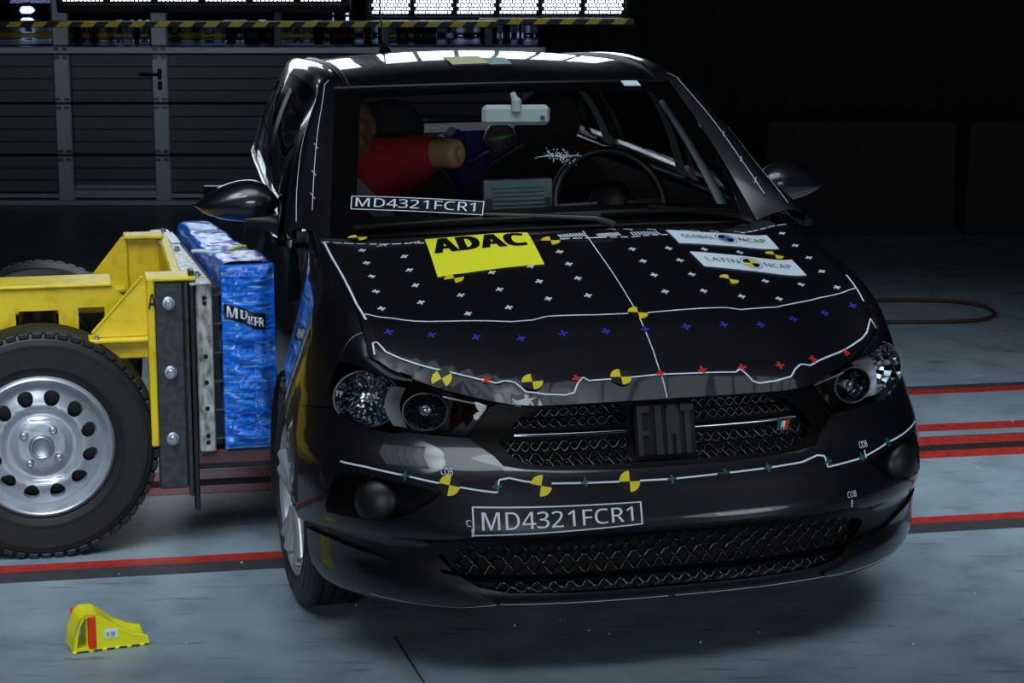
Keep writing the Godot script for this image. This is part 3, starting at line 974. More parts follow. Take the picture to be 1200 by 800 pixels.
func car_sides() -> void:
	for s in [-1.0, 1.0]:
		# fender: side skin with the wheel arch, and the rounded top up to the hood seam
		var fq := pv([.953, .70, .941, .684, .912, .661])
		fq.append_array(arch(0, 62, 178, 0.36, 20))
		fq.append_array(pv([QE + 0.42, .20, QE + 0.50, .20, QE + 0.50, .70]))
		var b := MB.new()
		b.panel(fq, [], Fside(s), 0.03, 0.02, CTR)
		b.surf(func(u, w): return cap_point(s, lerpf(0.953, QE + 0.50, u), w), 36, 10, CTR)
		b.surf(func(u, w):
			var lq := lerpf(0.676, 0.955, u)
			var ly := cr([.676, .725, .808, .885, .93, .955], [.748, .750, .760, .773, .770, .756], lq)
			var w0 := 0.36
			var Lp := F(s * lq, ly).lerp(cap_point(s, 0.953, w0), smoothstep(0.8, 1.0, u))
			var x := lerpf(0.615, 0.703, minf(u / 0.7, 1.0))
			var zz := zf(x) if u < 0.7 else lerpf(zf(0.703), 0.395, (u - 0.7) / 0.3)
			var Sp := Vector3(s * (x + 0.002), H(x, zz) - 0.001, zz).lerp(cap_point(s, 0.953, 1.0), smoothstep(0.85, 1.0, u))
			var arc := cap_point(s, 0.953, lerpf(w0, 1.0, w)) - cap_point(s, 0.953, w0).lerp(cap_point(s, 0.953, 1.0), w)
			return Lp.lerp(Sp, w) + arc * u * u + Vector3(0, 0.004, 0.004) * sin(w * PI) * (1.0 - u), 18, 8, CTR, 0.008)
		part(car, "fender", b, M.paint)
		# inner wheel arch
		b = MB.new()
		b.surf(func(u, w):
			var an := lerpf(-0.25, PI + 0.25, u)
			return Vector3(s * lerpf(0.56, 0.84, w), 0.30 + 0.362 * sin(an), 0.362 * cos(an)), 28, 2, Vector3(s * 0.7, 0.30, 0))
		part(car, "wheel_well", b, M.matte_black)
		# doors
		for d in [[-0.458, -1.30], [-1.308, -2.12]]:
			var qa: float = QE + Z0 - d[0]
			var qb: float = QE + Z0 - d[1]
			b = MB.new()
			var dp := pv([qa, .22, qb, .22, qb, 1.0, qa, .985])
			if d[0] < -1.0: dp = pv([qa, .22, qb - .16, .22, qb - .06, .42, qb, .56, qb, 1.01, qa, 1.0])
			b.panel(dp, [], Fside(s), 0.05, 0.03, CTR)
			var dr := part(car, "door", b, M.paint)
			b = MB.new()
			var hz: float = d[1] + 0.16
			var hp := F(s * (QE + Z0 - hz), 0.86)
			b.tube([hp + Vector3(-s * 0.01, 0, 0.09), hp + Vector3(s * 0.03, 0, 0.07), hp + Vector3(s * 0.034, 0, 0), hp + Vector3(s * 0.03, 0, -0.07), hp + Vector3(-s * 0.01, 0, -0.09)], 0.012, 8)
			part(dr, "door_handle", b, M.paint)
		b = MB.new()
		b.panel(pv([QE + .47, .15, QE + 2.1, .15, QE + 2.1, .215, QE + .47, .215]), [], Fside(s), 0.08, 0.03, CTR)
		part(car, "sill", b, M.paint)
		# rear quarter
		var rq := pv([QE + Z0 + 2.127, 1.01, QE + Z0 + 2.127, .56])
		rq.append_array(arch(-2.52, 50, 180, 0.36, 14))
		rq.append_array(pv([QE + Z0 + 2.98, .30, QE + Z0 + 3.02, 1.0, QE + Z0 + 2.8, 1.02]))
		b = MB.new()
		b.panel(rq, [], Fside(s), 0.06, 0.02, CTR)
		part(car, "rear_quarter", b, M.paint)
		# greenhouse side: frame with window openings, and the glass in them
		var g := func(z, t): return green(s, z, t)
		var w1 := pv([-.52, .06, -.62, .38, -.76, .70, -.92, .86, -1.20, .90, -1.21, .05])
		var w2 := pv([-1.32, .05, -1.31, .90, -1.75, .88, -2.02, .78, -2.04, .07])
		var w3 := pv([-2.09, .08, -2.08, .74, -2.26, .56, -2.36, .10])
		b = MB.new()
		b.panel(pv([-.27, 0, -.27, 1, -2.95, 1, -2.95, 0]), [w1, w2, w3], g, 0.06, 0.02, CTR)
		part(car, "window_frame", b, M.gloss_black)
		for w in [w1, w2, w3]:
			b = MB.new()
			b.panel(w, [], g, 0.08, 0.0, CTR, -0.006)
			part(car, "side_window", b, M.side_glass)
		# bright belt line under the windows
		b = MB.new()
		var pts := []
		for i in 19:
			pts.append(green(s, lerpf(-0.42, -2.4, i / 18.0), 0.02) + Vector3(s * 0.006, 0, 0))
		b.tube(pts, 0.009, 6)
		part(car, "belt_moulding", b, M.gloss_black)
		# A-pillar and roof rail
		b = MB.new()
		b.surf(func(u, w): return rail_point(s, u, w), 40, 8, Vector3(0, 1.0, -1.2))
		part(car, "roof_rail", b, M.paint)
		door_mirror(s)

# belt to roof rail
func green(s: float, z: float, t: float) -> Vector3:
	var bx := cr([-2.95, -2.4, -1.4, -.3], [.72, .765, .785, .79], z)
	var by := cr([-2.95, -2.2, -1.2, -.3], [1.05, 1.03, 1.005, .985], z)
	var rx := cr([-2.95, -2.8, -2.4, -2.0, -1.5, -1.1, -.85, -.65, -.5, -.3, -.25], [.67, .64, .575, .585, .605, .605, .60, .695, .748, .795, .80], z)
	var ry := cr([-2.95, -2.8, -2.4, -2.0, -1.5, -1.1, -.85, -.65, -.5, -.3, -.25], [1.07, 1.11, 1.25, 1.335, 1.378, 1.378, 1.335, 1.21, 1.107, 1.015, .99], z)
	ry = maxf(ry, by + 0.004)
	var x := lerpf(bx, rx, t) + 0.028 * sin(t * PI)
	if s < 0: x -= belt_dent(z) * (1.0 - t * (1.0 - 0.9 * clampf((-z - 1.3) / 1.2, 0, 1)))
	return Vector3(s * x, lerpf(by, ry, t), z)

func ws(u: float, v: float) -> Vector3:   # windscreen, u -1..1, v 0 (cowl) .. 1 (header)
	var b := Vector3(0.66 * u, 1.043 - 0.06 * u * u, -0.32 * u * u)
	var t := Vector3(0.545 * u, 1.386 - 0.014 * u * u, -0.72 - 0.11 * u * u)
	return b.lerp(t, v) + Vector3(0, 0.035, 0.012) * sin(v * PI) * (1 - 0.5 * u * u)

func roof_y(z: float) -> float: return cr([-2.3, -2.0, -1.5, -1.1, -.95, -.8, -.72], [1.352, 1.395, 1.432, 1.444, 1.436, 1.410, 1.386], z)
func roof_pt(u: float, w: float) -> Vector3:   # u -1..1 across, w 0 header .. 1 rear
	var x := 0.50 * u
	var zz := lerpf(-0.722 - 0.11 * u * u * 0.84, -2.28, w)
	var yy := roof_y(lerpf(-0.722, -2.28, w)) - (0.020 + 0.012 * smoothstep(0.0, 0.25, w)) * u * u
	if x < 0: x += belt_dent(zz) * 0.9 * clampf((-zz - 1.3) / 1.2, 0, 1) * -u
	return Vector3(x, yy, zz)

# strip along windscreen edge / roof edge (inner) to the window frame (outer)
func rail_point(s: float, u: float, w: float) -> Vector3:
	var inn: Vector3
	var out: Vector3
	if u < 0.4:
		var k := u / 0.4
		inn = ws(s * 1.0, k)
		out = green(s, lerpf(-0.27, -0.86, k), 1.0)
	else:
		var k := (u - 0.4) / 0.6
		var rp := roof_pt(s, k)
		inn = ws(s, 1.0).lerp(rp, smoothstep(0.0, 0.06, k))
		out = green(s, lerpf(-0.86, -2.28, k), 1.0)
	var up := Vector3(s * 0.55, 0.8, 0.12)
	return inn.lerp(out, w) + up * 0.030 * sin(w * PI)

func door_mirror(s: float) -> void:
	var D := Node3D.new()
	D.name = "door_mirror"
	car.add_child(D, true)
	var b := MB.new()
	var c := Vector3(s * 0.885, 1.058, -0.60)
	b.surf(func(u, w):
		# half-shell facing forward: u across from the root to the tip, w round
		var an: float = w * TAU
		var x: float = lerpf(-0.125, 0.128, u)
		var k := sqrt(maxf(0.0, 1.0 - pow(absf(2 * u - 1), 2.6)))
		var top: float = cr([0, .12, .4, .75, 1.0], [.010, .052, .062, .034, -.012], u)
		var bot: float = cr([0, .15, .5, .85, 1.0], [-.022, -.060, -.062, -.044, -.014], u)
		var cy: float = (top + bot) * 0.5
		var hh: float = (top - bot) * 0.5
		var zz: float = (0.075 * maxf(0, cos(an)) + 0.020 * minf(0, cos(an))) * k
		return c + Vector3(s * x, cy + hh * sin(an) * (0.35 + 0.65 * k), zz - 0.12 * (1 - u) * 0.0 - 0.06 * u), 22, 28, c + Vector3(0, 0, -0.02))
	part(D, "mirror_shell", b, M.paint)
	b = MB.new()
	b.tube([c + Vector3(-s * 0.16, -0.075, 0.10), c + Vector3(-s * 0.09, -0.062, 0.03), c + Vector3(-s * 0.02, -0.055, 0.01)], [0.030, 0.026, 0.018], 10)
	part(D, "mirror_arm", b, M.satin_black)
	b = MB.new()
	b.box(c + Vector3(s * 0.01, 0.0, -0.050), Vector3(0.17, 0.085, 0.006), 0.003, Basis(Vector3.UP, s * 0.3))
	part(D, "mirror_glass", b, M.chrome)

func car_top() -> void:
	var b := MB.new()
	var inner := PackedVector2Array()
	b.surf(func(u, w): return ws(lerpf(-1, 1, u), w), 30, 14, Vector3(0, 0.9, -0.9))
	part(car, "windshield", b, M.glass)
	# black printed border of the glass
	var outer := pv([-1, 0, 1, 0, 1, 1, -1, 1])
	var op := PackedVector2Array()
	for k in [[-.90, .10, 0], [.90, .10, 1], [.87, .90, 2], [-.87, .90, 3]]:
		for i in 5:
			var an: float = PI + PI * 0.5 * k[2] + PI * 0.5 * i / 4.0
			var r := Vector2(0.05, 0.07)
			var cc := Vector2(k[0] - signf(k[0]) * r.x, k[1] + (r.y if k[1] < 0.5 else -r.y))
			op.append(cc + Vector2(cos(an) * r.x, sin(an) * r.y))
	b = MB.new()
	b.panel(outer, [op], func(u, v): return ws(u, v), 0.12, 0.0, Vector3(0, 0.9, -0.9), -0.004)
	part(car, "glass_border", b, M.frit)
	b = MB.new()
	b.surf(func(u, w): return roof_pt(lerpf(-1, 1, u), w), 30, 24, Vector3(0, 0.9, -1.4))
	part(car, "roof", b, M.paint)
	for s in [-1.0, 1.0]:
		b = MB.new()
		var pts := []
		for i in 21: pts.append(roof_pt(s, i / 20.0) + Vector3(s * 0.006, 0.003, 0))
		b.tube(pts, 0.011, 6)
		part(car, "roof_moulding", b, M.satin_black)
	# header edge
	b = MB.new()
	var hp := []
	for i in 21:
		var u := lerpf(-1, 1, i / 20.0)
		hp.append(ws(u, 1.0) + Vector3(0, -0.004, 0.004))
	b.tube(hp, 0.006, 6)
	part(car, "header_seal", b, M.satin_black)
	# rear window, boot lid, tail
	b = MB.new()
	b.surf(func(u, w):
		var x := lerpf(-1, 1, u)
		return bent(Vector3(0.50 * x, 1.32, -2.28 - 0.02 * x * x).lerp(Vector3(0.60 * x, 1.05, -2.92 + 0.06 * x * x), w) + Vector3(0, 0.02 * sin(w * PI), 0)), 10, 8, Vector3(0, 0.8, -2))
	part(car, "rear_window", b, M.side_glass)
	b = MB.new()
	b.surf(func(u, w):
		var x := lerpf(-1, 1, u)
		var k := pow(absf(x), 4.0)
		var p: Vector3
		if w < 0.5: p = Vector3(0.62 * x, 1.055, -2.90).lerp(Vector3(0.62 * x, 1.03 - 0.03 * k, -3.10 + 0.10 * k), w * 2)
		else: p = Vector3(0.62 * x, 1.03 - 0.03 * k, -3.10 + 0.10 * k).lerp(Vector3(0.66 * x, 0.70, -3.14 + 0.12 * k), (w - 0.5) * 2)
		return bent(p), 16, 16, Vector3(0, 0.6, -2.6), 0.01)
	part(car, "boot_lid", b, M.paint)
	b = MB.new()
	b.surf(func(u, w):
		var an := lerpf(-PI * 0.5, PI * 0.5, u)
		return bent(Vector3(0.84 * sin(an), lerpf(0.22, 0.72, w), -2.90 - 0.28 * pow(maxf(cos(an), 0), 0.6) + 0.03 * absf(w - 0.5))), 24, 6, Vector3(0, 0.5, -2.8), 0.01)
	part(car, "rear_bumper", b, M.paint)
	for s in [-1.0, 1.0]:
		b = MB.new()
		b.box(bent(Vector3(s * 0.60, 0.86, -3.05)), Vector3(0.14, 0.22, 0.12), 0.03)
		part(car, "tail_lamp", b, M.tail_red)
	# cowl and wipers
	b = MB.new()
	b.surf(func(u, w):
		var x := lerpf(-0.75, 0.75, u)
		var A := Vector3(x, H(x, zr(x)) - 0.028, zr(x) + 0.02)
		var B := ws(clampf(x / 0.66, -1.14, 1.14), 0.0) + Vector3(0, -0.012, -0.02)
		return A.lerp(B, w) + Vector3(0, -0.012 * sin(w * PI), 0), 24, 4, Vector3(0, 0.5, -0.3))
	part(car, "cowl", b, M.satin_black)
	for wv in [[-0.60, 0.06, 0.055], [-0.12, 0.56, 0.07]]:
		var W := Node3D.new()
		W.name = "wiper"
		car.add_child(W, true)
		b = MB.new()
		var pts := []
		for i in 13:
			var x := lerpf(wv[0], wv[1], i / 12.0)
			var up: float = wv[2] - 0.012 * absf(i - 6) / 6.0
			pts.append(ws(x / 0.66, up * 0.55) + Vector3(0, 0.012, 0.010))
		b.tube(pts, 0.0075, 6)
		part(W, "blade", b, M.satin_black)
		b = MB.new()
		var piv := ws(wv[1] / 0.66, 0.0) + Vector3(0.03, 0.0, 0.035)
		b.tube([piv, piv + Vector3(-0.05, 0.018, -0.01), ws((wv[0] + wv[1]) * 0.5 / 0.66, wv[2] * 0.55) + Vector3(0, 0.026, 0.016)], [0.013, 0.010, 0.007], 8)
		part(W, "arm", b, M.satin_black)
	# antenna
	b = MB.new()
	b.tube([Vector3(-0.15, 1.40, -1.95), Vector3(-0.15, 1.425, -1.98)], [0.022, 0.012], 10)
	b.tube([Vector3(-0.15, 1.42, -1.98), Vector3(-0.15, 1.75, -2.10)], 0.003, 6)
	part(car, "antenna", b, M.satin_black)
	# underbody so that nothing shines through
	b = MB.new()
	b.box(Vector3(0, 0.24, -1.30), Vector3(1.30, 0.10, 3.9), 0.03)
	b.box(Vector3(0, 0.50, 0.24), Vector3(1.0, 0.55, 0.62), 0.03)
	part(car, "underbody", b, M.matte_black)

func car_inside() -> void:
	var b := MB.new()
	b.surf(func(u, w):
		var x := lerpf(-0.70, 0.70, u)
		return Vector3(x, cr([0, .3, .7, .85, 1], [.985, .99, .985, .93, .72], w) - 0.02 * x * x, lerpf(-0.14, -0.86, w) - 0.05 * (1 - absf(x))), 20, 12, Vector3(0, 0.5, -0.5), 0.02)
	part(car, "dashboard", b, M.dash)
	# centre display
	var S := Node3D.new()
	S.name = "display"
	car.add_child(S, true)
	b = MB.new()
	b.box(Vector3(0.017, 1.028, -0.735), Vector3(0.228, 0.105, 0.02), 0.008, Basis(Vector3.RIGHT, -0.1))
	part(S, "bezel", b, M.dash)
	for k in 6:
		b = MB.new()
		b.box(Vector3(0.017, 0.990 + k * 0.0135, -0.7225), Vector3(0.17, 0.009, 0.003), 0.001)
		part(S, "slat", b, M.screen)
	b = MB.new()
	b.box(Vector3(0.017, 1.028, -0.7262), Vector3(0.222, 0.098, 0.004), 0.002)
	part(S, "back_panel", b, M.screen)
	# inner mirror, seen from its back
	var I := Node3D.new()
	I.name = "inner_mirror"
	car.add_child(I, true)
	b = MB.new()
	b.box(Vector3(-0.019, 1.292, -0.625), Vector3(0.215, 0.062, 0.03), 0.012, Basis(Vector3.BACK, -0.02))
	part(I, "mirror_housing", b, M.mirror_back)
	b = MB.new()
	b.box(Vector3(-0.022, 1.322, -0.607), Vector3(0.030, 0.050, 0.026), 0.008)
	b.tube([Vector3(-0.022, 1.335, -0.612), Vector3(-0.022, 1.352, -0.645)], 0.011, 8)
	part(I, "mirror_stem", b, M.mirror_back)
	b = MB.new()
	b.lathe([Vector2(0.008, 0), Vector2(0.0, 0.001)], Transform3D(Basis.IDENTITY, Vector3(0.062, 1.282, -0.608)), 12)
	part(I, "green_dot", b, M.green_mark)
	# steering wheel on the driver's side
	var W := Node3D.new()
	W.name = "steering_wheel"
	car.add_child(W, true)
	var cb := Basis(Vector3.RIGHT, deg_to_rad(-24.0))
	var cc := Vector3(0.37, 0.965, -0.88)
	b = MB.new()
	var pts := []
	for i in 40:
		var an := TAU * i / 40
		pts.append(cc + cb * Vector3(0.185 * cos(an), 0.185 * sin(an), 0))
	b.tube(pts, 0.016, 8, true)
	part(W, "rim", b, M.satin_black)
	for an in [0.0, PI, PI * 1.5]:
		b = MB.new()
		b.tube([cc + cb * Vector3(0.05 * cos(an), 0.05 * sin(an), 0.01), cc + cb * Vector3(0.18 * cos(an), 0.18 * sin(an), 0)], 0.014, 8)
		part(W, "spoke", b, M.satin_black)
	b = MB.new()
	b.lathe([Vector2(0.075, 0.03), Vector2(0.07, -0.02), Vector2(0.0, -0.03)], Transform3D(cb, cc), 20)
	part(W, "hub", b, M.satin_black)
	# seats
	for s in [-1.0, 1.0]:
		var seat := Node3D.new()
		seat.name = "front_seat"
		car.add_child(seat, true)
		var x: float = 0.37 if s > 0 else -0.235
		var fz: float = 0.0 if s > 0 else 0.13
		b = MB.new()
		b.box(Vector3(x, 0.52, -1.20 + fz), Vector3(0.50, 0.16, 0.52), 0.05)
		part(seat, "cushion", b, M.seat_cloth)
		b = MB.new()
		b.surf(func(u, w):
			var an: float = u * TAU
			var ww: float = cr([0, .1, .8, 1.0], [.22, .25, .22, .02], w)
			return Vector3(x + ww * cos(an), lerpf(0.56, 1.10, w), -1.48 + fz - 0.22 * w + 0.07 * sin(an) * (1.0 if w < 0.98 else 0.3)), 24, 12, Vector3(x, 0.85, -1.6 + fz))
		part(seat, "backrest", b, M.seat_cloth)
		b = MB.new()
		b.surf(func(u, w):
			var an: float = u * TAU
			var ph := lerpf(-PI * 0.5, PI * 0.5, w)
			return Vector3(x + 0.125 * cos(an) * cos(ph), 1.165 + 0.108 * sin(ph), -1.62 + fz + 0.05 * sin(an) * cos(ph)), 20, 12, Vector3(x, 1.165, -1.62 + fz))
		part(seat, "headrest", b, M.seat_cloth)
	b = MB.new()
	b.box(Vector3(0.10, 0.52, -2.15), Vector3(1.1, 0.18, 0.5), 0.05)
	b.box(Vector3(0.12, 0.80, -2.45), Vector3(1.0, 0.50, 0.14), 0.05, Basis(Vector3.RIGHT, 0.25))
	part(car, "rear_bench", b, M.seat_cloth)
	b = MB.new()
	b.box(Vector3(0.14, 1.03, -2.70), Vector3(0.84, 0.02, 0.38), 0.005)
	part(car, "parcel_shelf", b, M.dash)
	# cabin floor and the headlining
	b = MB.new()
	b.box(Vector3(0, 0.33, -1.5), Vector3(1.4, 0.06, 2.4), 0.01)
	part(car, "cabin_floor", b, M.matte_black)
	b = MB.new()
	b.surf(func(u, w): return roof_pt(lerpf(-1, 1, u), w) + Vector3(0, -0.03, 0), 12, 10, Vector3(0, 2.5, -1.4))
	part(car, "headlining", b, M.dash)
	# pale inner trims of the pillars
	for s in [-1.0, 1.0]:
		b = MB.new()
		b.surf(func(u, w):
			var o := ws(s * lerpf(0.985, lerpf(0.90, 0.94, w), u), lerpf(0.04, 0.86, w)) + Vector3(0, -0.03, -0.13)
			return o + Vector3(0, 0.008, 0.01) * sin(u * PI), 4, 12, Vector3(0, 1.2, -3), 0.01)
		part(car, "pillar_trim", b, M.trim_pale)
		for z in [-1.26, -2.06]:
			b = MB.new()
			b.surf(func(u, w): return green(s, z + lerpf(-0.05, 0.05, u) * (1.0 - 0.4 * w), lerpf(0.0, 0.95, w)) + Vector3(-s * 0.035, 0, 0), 3, 8, Vector3(s * 3, 1.2, z))
			part(car, "pillar_trim", b, M.trim_pale)
		b = MB.new()
		b.surf(func(u, w): return Vector3(s * (cr([-2.95, -2.4, -1.4, -.3], [.72, .765, .785, .79], lerpf(-0.45, -2.3, u)) - 0.06 - 0.02 * w) - (s * (belt_dent(lerpf(-0.45, -2.3, u)) + 0.03) if s < 0 else 0.0), lerpf(0.975, 0.55, w), lerpf(-0.45, -2.3, u)), 20, 4, Vector3(s * 3, 0.8, -1.2), 0.01)
		part(car, "door_card", b, M.dash)

func wheel_parts(root: Node3D, r: float, w: float, rim_r: float) -> void:
	# local z is the outward axle, outer face at z = 0
	var b := MB.new()
	var p := [Vector2(rim_r, -w), Vector2(rim_r + 0.02, -w), Vector2(r - 0.02, -w + 0.004), Vector2(r - 0.004, -w + 0.018), Vector2(r, -w + 0.03)]
	for k in 4:
		var z0 := lerpf(-w + 0.03, -0.03, (k + 0.42) / 4.0)
		var z1 := lerpf(-w + 0.03, -0.03, (k + 0.58) / 4.0)
		p.append_array([Vector2(r, z0 - 0.001), Vector2(r - 0.008, z0), Vector2(r - 0.008, z1), Vector2(r, z1 + 0.001)])
	p.append_array([Vector2(r, -0.03), Vector2(r - 0.004, -0.018), Vector2(r - 0.02, -0.005), Vector2(r - 0.034, -0.001), Vector2(r - 0.035, 0.0015), Vector2(r - 0.041, 0.0015), Vector2(r - 0.042, -0.0005), Vector2(rim_r + 0.034, -0.001), Vector2(rim_r + 0.033, 0.001), Vector2(rim_r + 0.027, 0.001), Vector2(rim_r + 0.026, -0.0015), Vector2(rim_r + 0.012, -0.006), Vector2(rim_r, -0.012)])
	b.lathe(p, Transform3D.IDENTITY, 72, true)
	part(root, "tyre", b, M.rubber)

func car_wheels() -> void:
	for cz in [0.0, -2.52]:
		for s in [-1.0, 1.0]:
			var W := Node3D.new()
			W.name = "wheel"
			car.add_child(W, true)
			W.transform = Transform3D(Basis(Vector3.UP, s * PI * 0.5), Vector3(s * 0.842 + (dent(cz) if s < 0 else 0.0), 0.302, cz))
			wheel_parts(W, 0.302, 0.19, 0.20)
			var b := MB.new()
			b.lathe([Vector2(0.215, -0.006), Vector2(0.208, -0.002), Vector2(0.198, -0.012), Vector2(0.190, -0.05), Vector2(0.185, -0.17)], Transform3D.IDENTITY, 48)
			b.lathe([Vector2(0.19, -0.07), Vector2(0.02, -0.07)], Transform3D.IDENTITY, 32)
			var rim := part(W, "rim", b, M.silver)
			for k in 5:
				var an := TAU * k / 5 + 0.3
				var d := Vector3(cos(an), sin(an), 0)
				for e in [-0.14, 0.14]:
					b = MB.new()
					var d2 := Vector3(cos(an + e), sin(an + e), 0)
					b.tube([d * 0.03 + Vector3(0, 0, -0.022), d2 * 0.10 + Vector3(0, 0, -0.016), d2 * 0.192 + Vector3(0, 0, -0.010)], [0.022, 0.016, 0.019], 8)
					part(rim, "spoke", b, M.silver)
			b = MB.new()
			b.lathe([Vector2(0.055, -0.02), Vector2(0.05, -0.008), Vector2(0.0, -0.004)], Transform3D.IDENTITY, 24)
			part(rim, "hub_cap", b, M.dark_chrome)
			b = MB.new()
			b.lathe([Vector2(0.13, -0.09), Vector2(0.13, -0.11), Vector2(0.02, -0.11)], Transform3D.IDENTITY, 32)
			part(W, "brake_disc", b, M.dark_chrome)

# ---------------------------------------------------------------- print and marks on the car
func bilerp(c: PackedVector2Array, u: float, v: float) -> Vector2:   # corners: top-left, top-right, bottom-right, bottom-left; v 0 = bottom
	return c[3].lerp(c[2], u).lerp(c[0].lerp(c[1], u), v)

func frame_at(fn: Callable, a: float, b: float, ctr: Vector3) -> Transform3D:
	var e := 0.003
	var du: Vector3 = (fn.call(a + e, b) - fn.call(a - e, b)).normalized()
	var dv: Vector3 = fn.call(a, b + e) - fn.call(a, b - e)
	var n := du.cross(dv).normalized()
	var p: Vector3 = fn.call(a, b)
	if n.dot(p - ctr) < 0: n = -n
	return Transform3D(Basis(du, n.cross(du), n), p)

func cross_mark(fr: Transform3D, s: float, m: Material) -> void:
	var b := MB.new()
	for k in 2:
		b.box(fr * Vector3(0, 0, 0.0012), Vector3(s, s * 0.26, 0.0012) if k == 0 else Vector3(s * 0.26, s, 0.0016), 0.0, fr.basis.rotated(fr.basis.z, 0.12))
	part(car, "cross_mark", b, m)

func target_mark(fr: Transform3D, r: float, turn: float) -> void:
	var t := Node3D.new()
	t.name = "target_mark"
	car.add_child(t, true)
	for q in 4:
		var pts := PackedVector2Array([Vector2.ZERO])
		for i in 9:
			var an := turn + PI * 0.5 * q + PI * 0.5 * i / 8.0
			pts.append(Vector2(cos(an), sin(an)) * r)
		var b := MB.new()
		b.prism(pts, fr.translated_local(Vector3(0, 0, 0.0008)), 0.0014)
		part(t, "quarter", b, M.yellow_mark if q % 2 == 0 else M.sticker_black)

func ribbon(name_: String, pts: Array, fn: Callable, w: float, m: Material, ctr: Vector3, dash := 0.0) -> void:
	var P := []
	for i in pts.size() - 1:
		var n := 5 if dash == 0 else 12
		for k in n: P.append(Vector2(pts[i]).lerp(pts[i + 1], float(k) / n))
	P.append(pts[-1])
	var b := MB.new()
	var run := 0.0
	for i in P.size() - 1:
		var f0 := frame_at(fn, P[i].x, P[i].y, ctr)
		var f1 := frame_at(fn, P[i + 1].x, P[i + 1].y, ctr)
		var d := f1.origin - f0.origin
		run += d.length()
		if d.length() < 1e-5: continue
		if dash > 0 and fmod(run, dash) > dash * 0.75:
			if not b.v.is_empty(): part(car, "tape_dash", b, m)
			b = MB.new()
			continue
		var s0 := d.cross(f0.basis.z).normalized() * w * 0.5
		var s1 := d.cross(f1.basis.z).normalized() * w * 0.5
		var a := f0.origin + f0.basis.z * 0.0014
		var c := f1.origin + f1.basis.z * 0.0014
		b.tri(a - s0, a + s0, c + s1, f0.basis.z, f0.basis.z, f1.basis.z)
		b.tri(a - s0, c + s1, c - s1, f0.basis.z, f1.basis.z, f1.basis.z)
	if not b.v.is_empty(): part(car, name_ if dash == 0 else "tape_dash", b, m)

var fonts := {}
func text_part(parent: Node, text: String, fn: Callable, rect: Rect2, m: Material, ctr: Vector3, off: float, bold := 0.0, name_ := "lettering") -> void:
	var tm := TextMesh.new()
	if not fonts.has(bold):
		var sf := SystemFont.new()
		sf.font_names = PackedStringArray(["Droid Sans"])
		if bold > 0:
			sf.font_weight = 700
		if bold > 9:
			var fv := FontVariation.new()
			fv.base_font = sf
			fv.variation_embolden = bold
			fonts[bold] = fv
		else:
			fonts[bold] = sf
	tm.font = fonts[bold]
	tm.font_size = 48
	tm.pixel_size = 0.01
	tm.depth = 0.0
	tm.curve_step = 1.0
	tm.text = text
	var a := tm.get_mesh_arrays()
	var vs: PackedVector3Array = a[Mesh.ARRAY_VERTEX]
	var ix = a[Mesh.ARRAY_INDEX]
	var lo := vs[0]
	var hi := vs[0]
	for p in vs:
		lo = lo.min(p); hi = hi.max(p)
	var b := MB.new()
	var out := []
	for p in vs:
		var u := rect.position.x + rect.size.x * (p.x - lo.x) / (hi.x - lo.x)
		var w := rect.position.y + rect.size.y * (p.y - lo.y) / (hi.y - lo.y)
		var fr := frame_at(fn, u, w, ctr)
		out.append([fr.origin + fr.basis.z * off, fr.basis.z])
	var ids: Array = []
	if ix != null and (ix as PackedInt32Array).size() > 0:
		for k in ix: ids.append(k)
	else:
		ids = range(vs.size())
	for k in range(0, ids.size() - 2, 3):
		var A: Array = out[ids[k]]
		var B: Array = out[ids[k + 1]]
		var C: Array = out[ids[k + 2]]
		b.tri(A[0], B[0], C[0], A[1], B[1], C[1])
	part(parent, name_, b, m)

func sticker(name_: String, fn: Callable, m: Material, ctr: Vector3, label: String, off := 0.0024) -> MeshInstance3D:
	var b := MB.new()
	b.panel(pv([0, 0, 1, 0, 1, 1, 0, 1]), [], fn, 0.09, 0.0012, ctr, off)
	var o := part(car, name_, b, m)
	o.set_meta("label", label)
	return o

func quad_on(poly: PackedVector2Array, fn: Callable, ctr: Vector3, off: float) -> MB:
	var b := MB.new()
	b.panel(poly, [], fn, 0.09, 0.0, ctr, off)
	return b

func border(o: Node, fn: Callable, w: float, h: float, m: Material, ctr: Vector3) -> void:
	for r in [[0, 0, 1, h], [0, 1 - h, 1, 1], [0, 0, w, 1], [1 - w, 0, 1, 1]]:
		part(o, "edge_line", quad_on(pv([r[0], r[1], r[2], r[1], r[2], r[3], r[0], r[3]]), fn, ctr, 0.0030), m)

func disc_on(o: Node, fn: Callable, c: Vector2, rx: float, ry: float, m1: Material, m2: Material, ctr: Vector3) -> void:
	for q in 4:
		var pts := PackedVector2Array([c])
		for i in 9:
			var an := PI * 0.5 * q + PI * 0.5 * i / 8.0
			pts.append(c + Vector2(cos(an) * rx, sin(an) * ry))
		part(o, "logo_quarter", quad_on(pts, fn, ctr, 0.0034), m1 if q % 2 else m2)
	var ring := PackedVector2Array()
	var hole := PackedVector2Array()
	for i in 28:
		var an := TAU * i / 28
		ring.append(c + Vector2(cos(an) * rx * 1.35, sin(an) * ry * 1.35))
		hole.append(c + Vector2(cos(an) * rx * 1.25, sin(an) * ry * 1.25))
	var b := MB.new()
	b.panel(ring, [hole], fn, 0.09, 0.0, ctr, 0.0034)
	part(o, "logo_ring", b, M.sticker_blue)

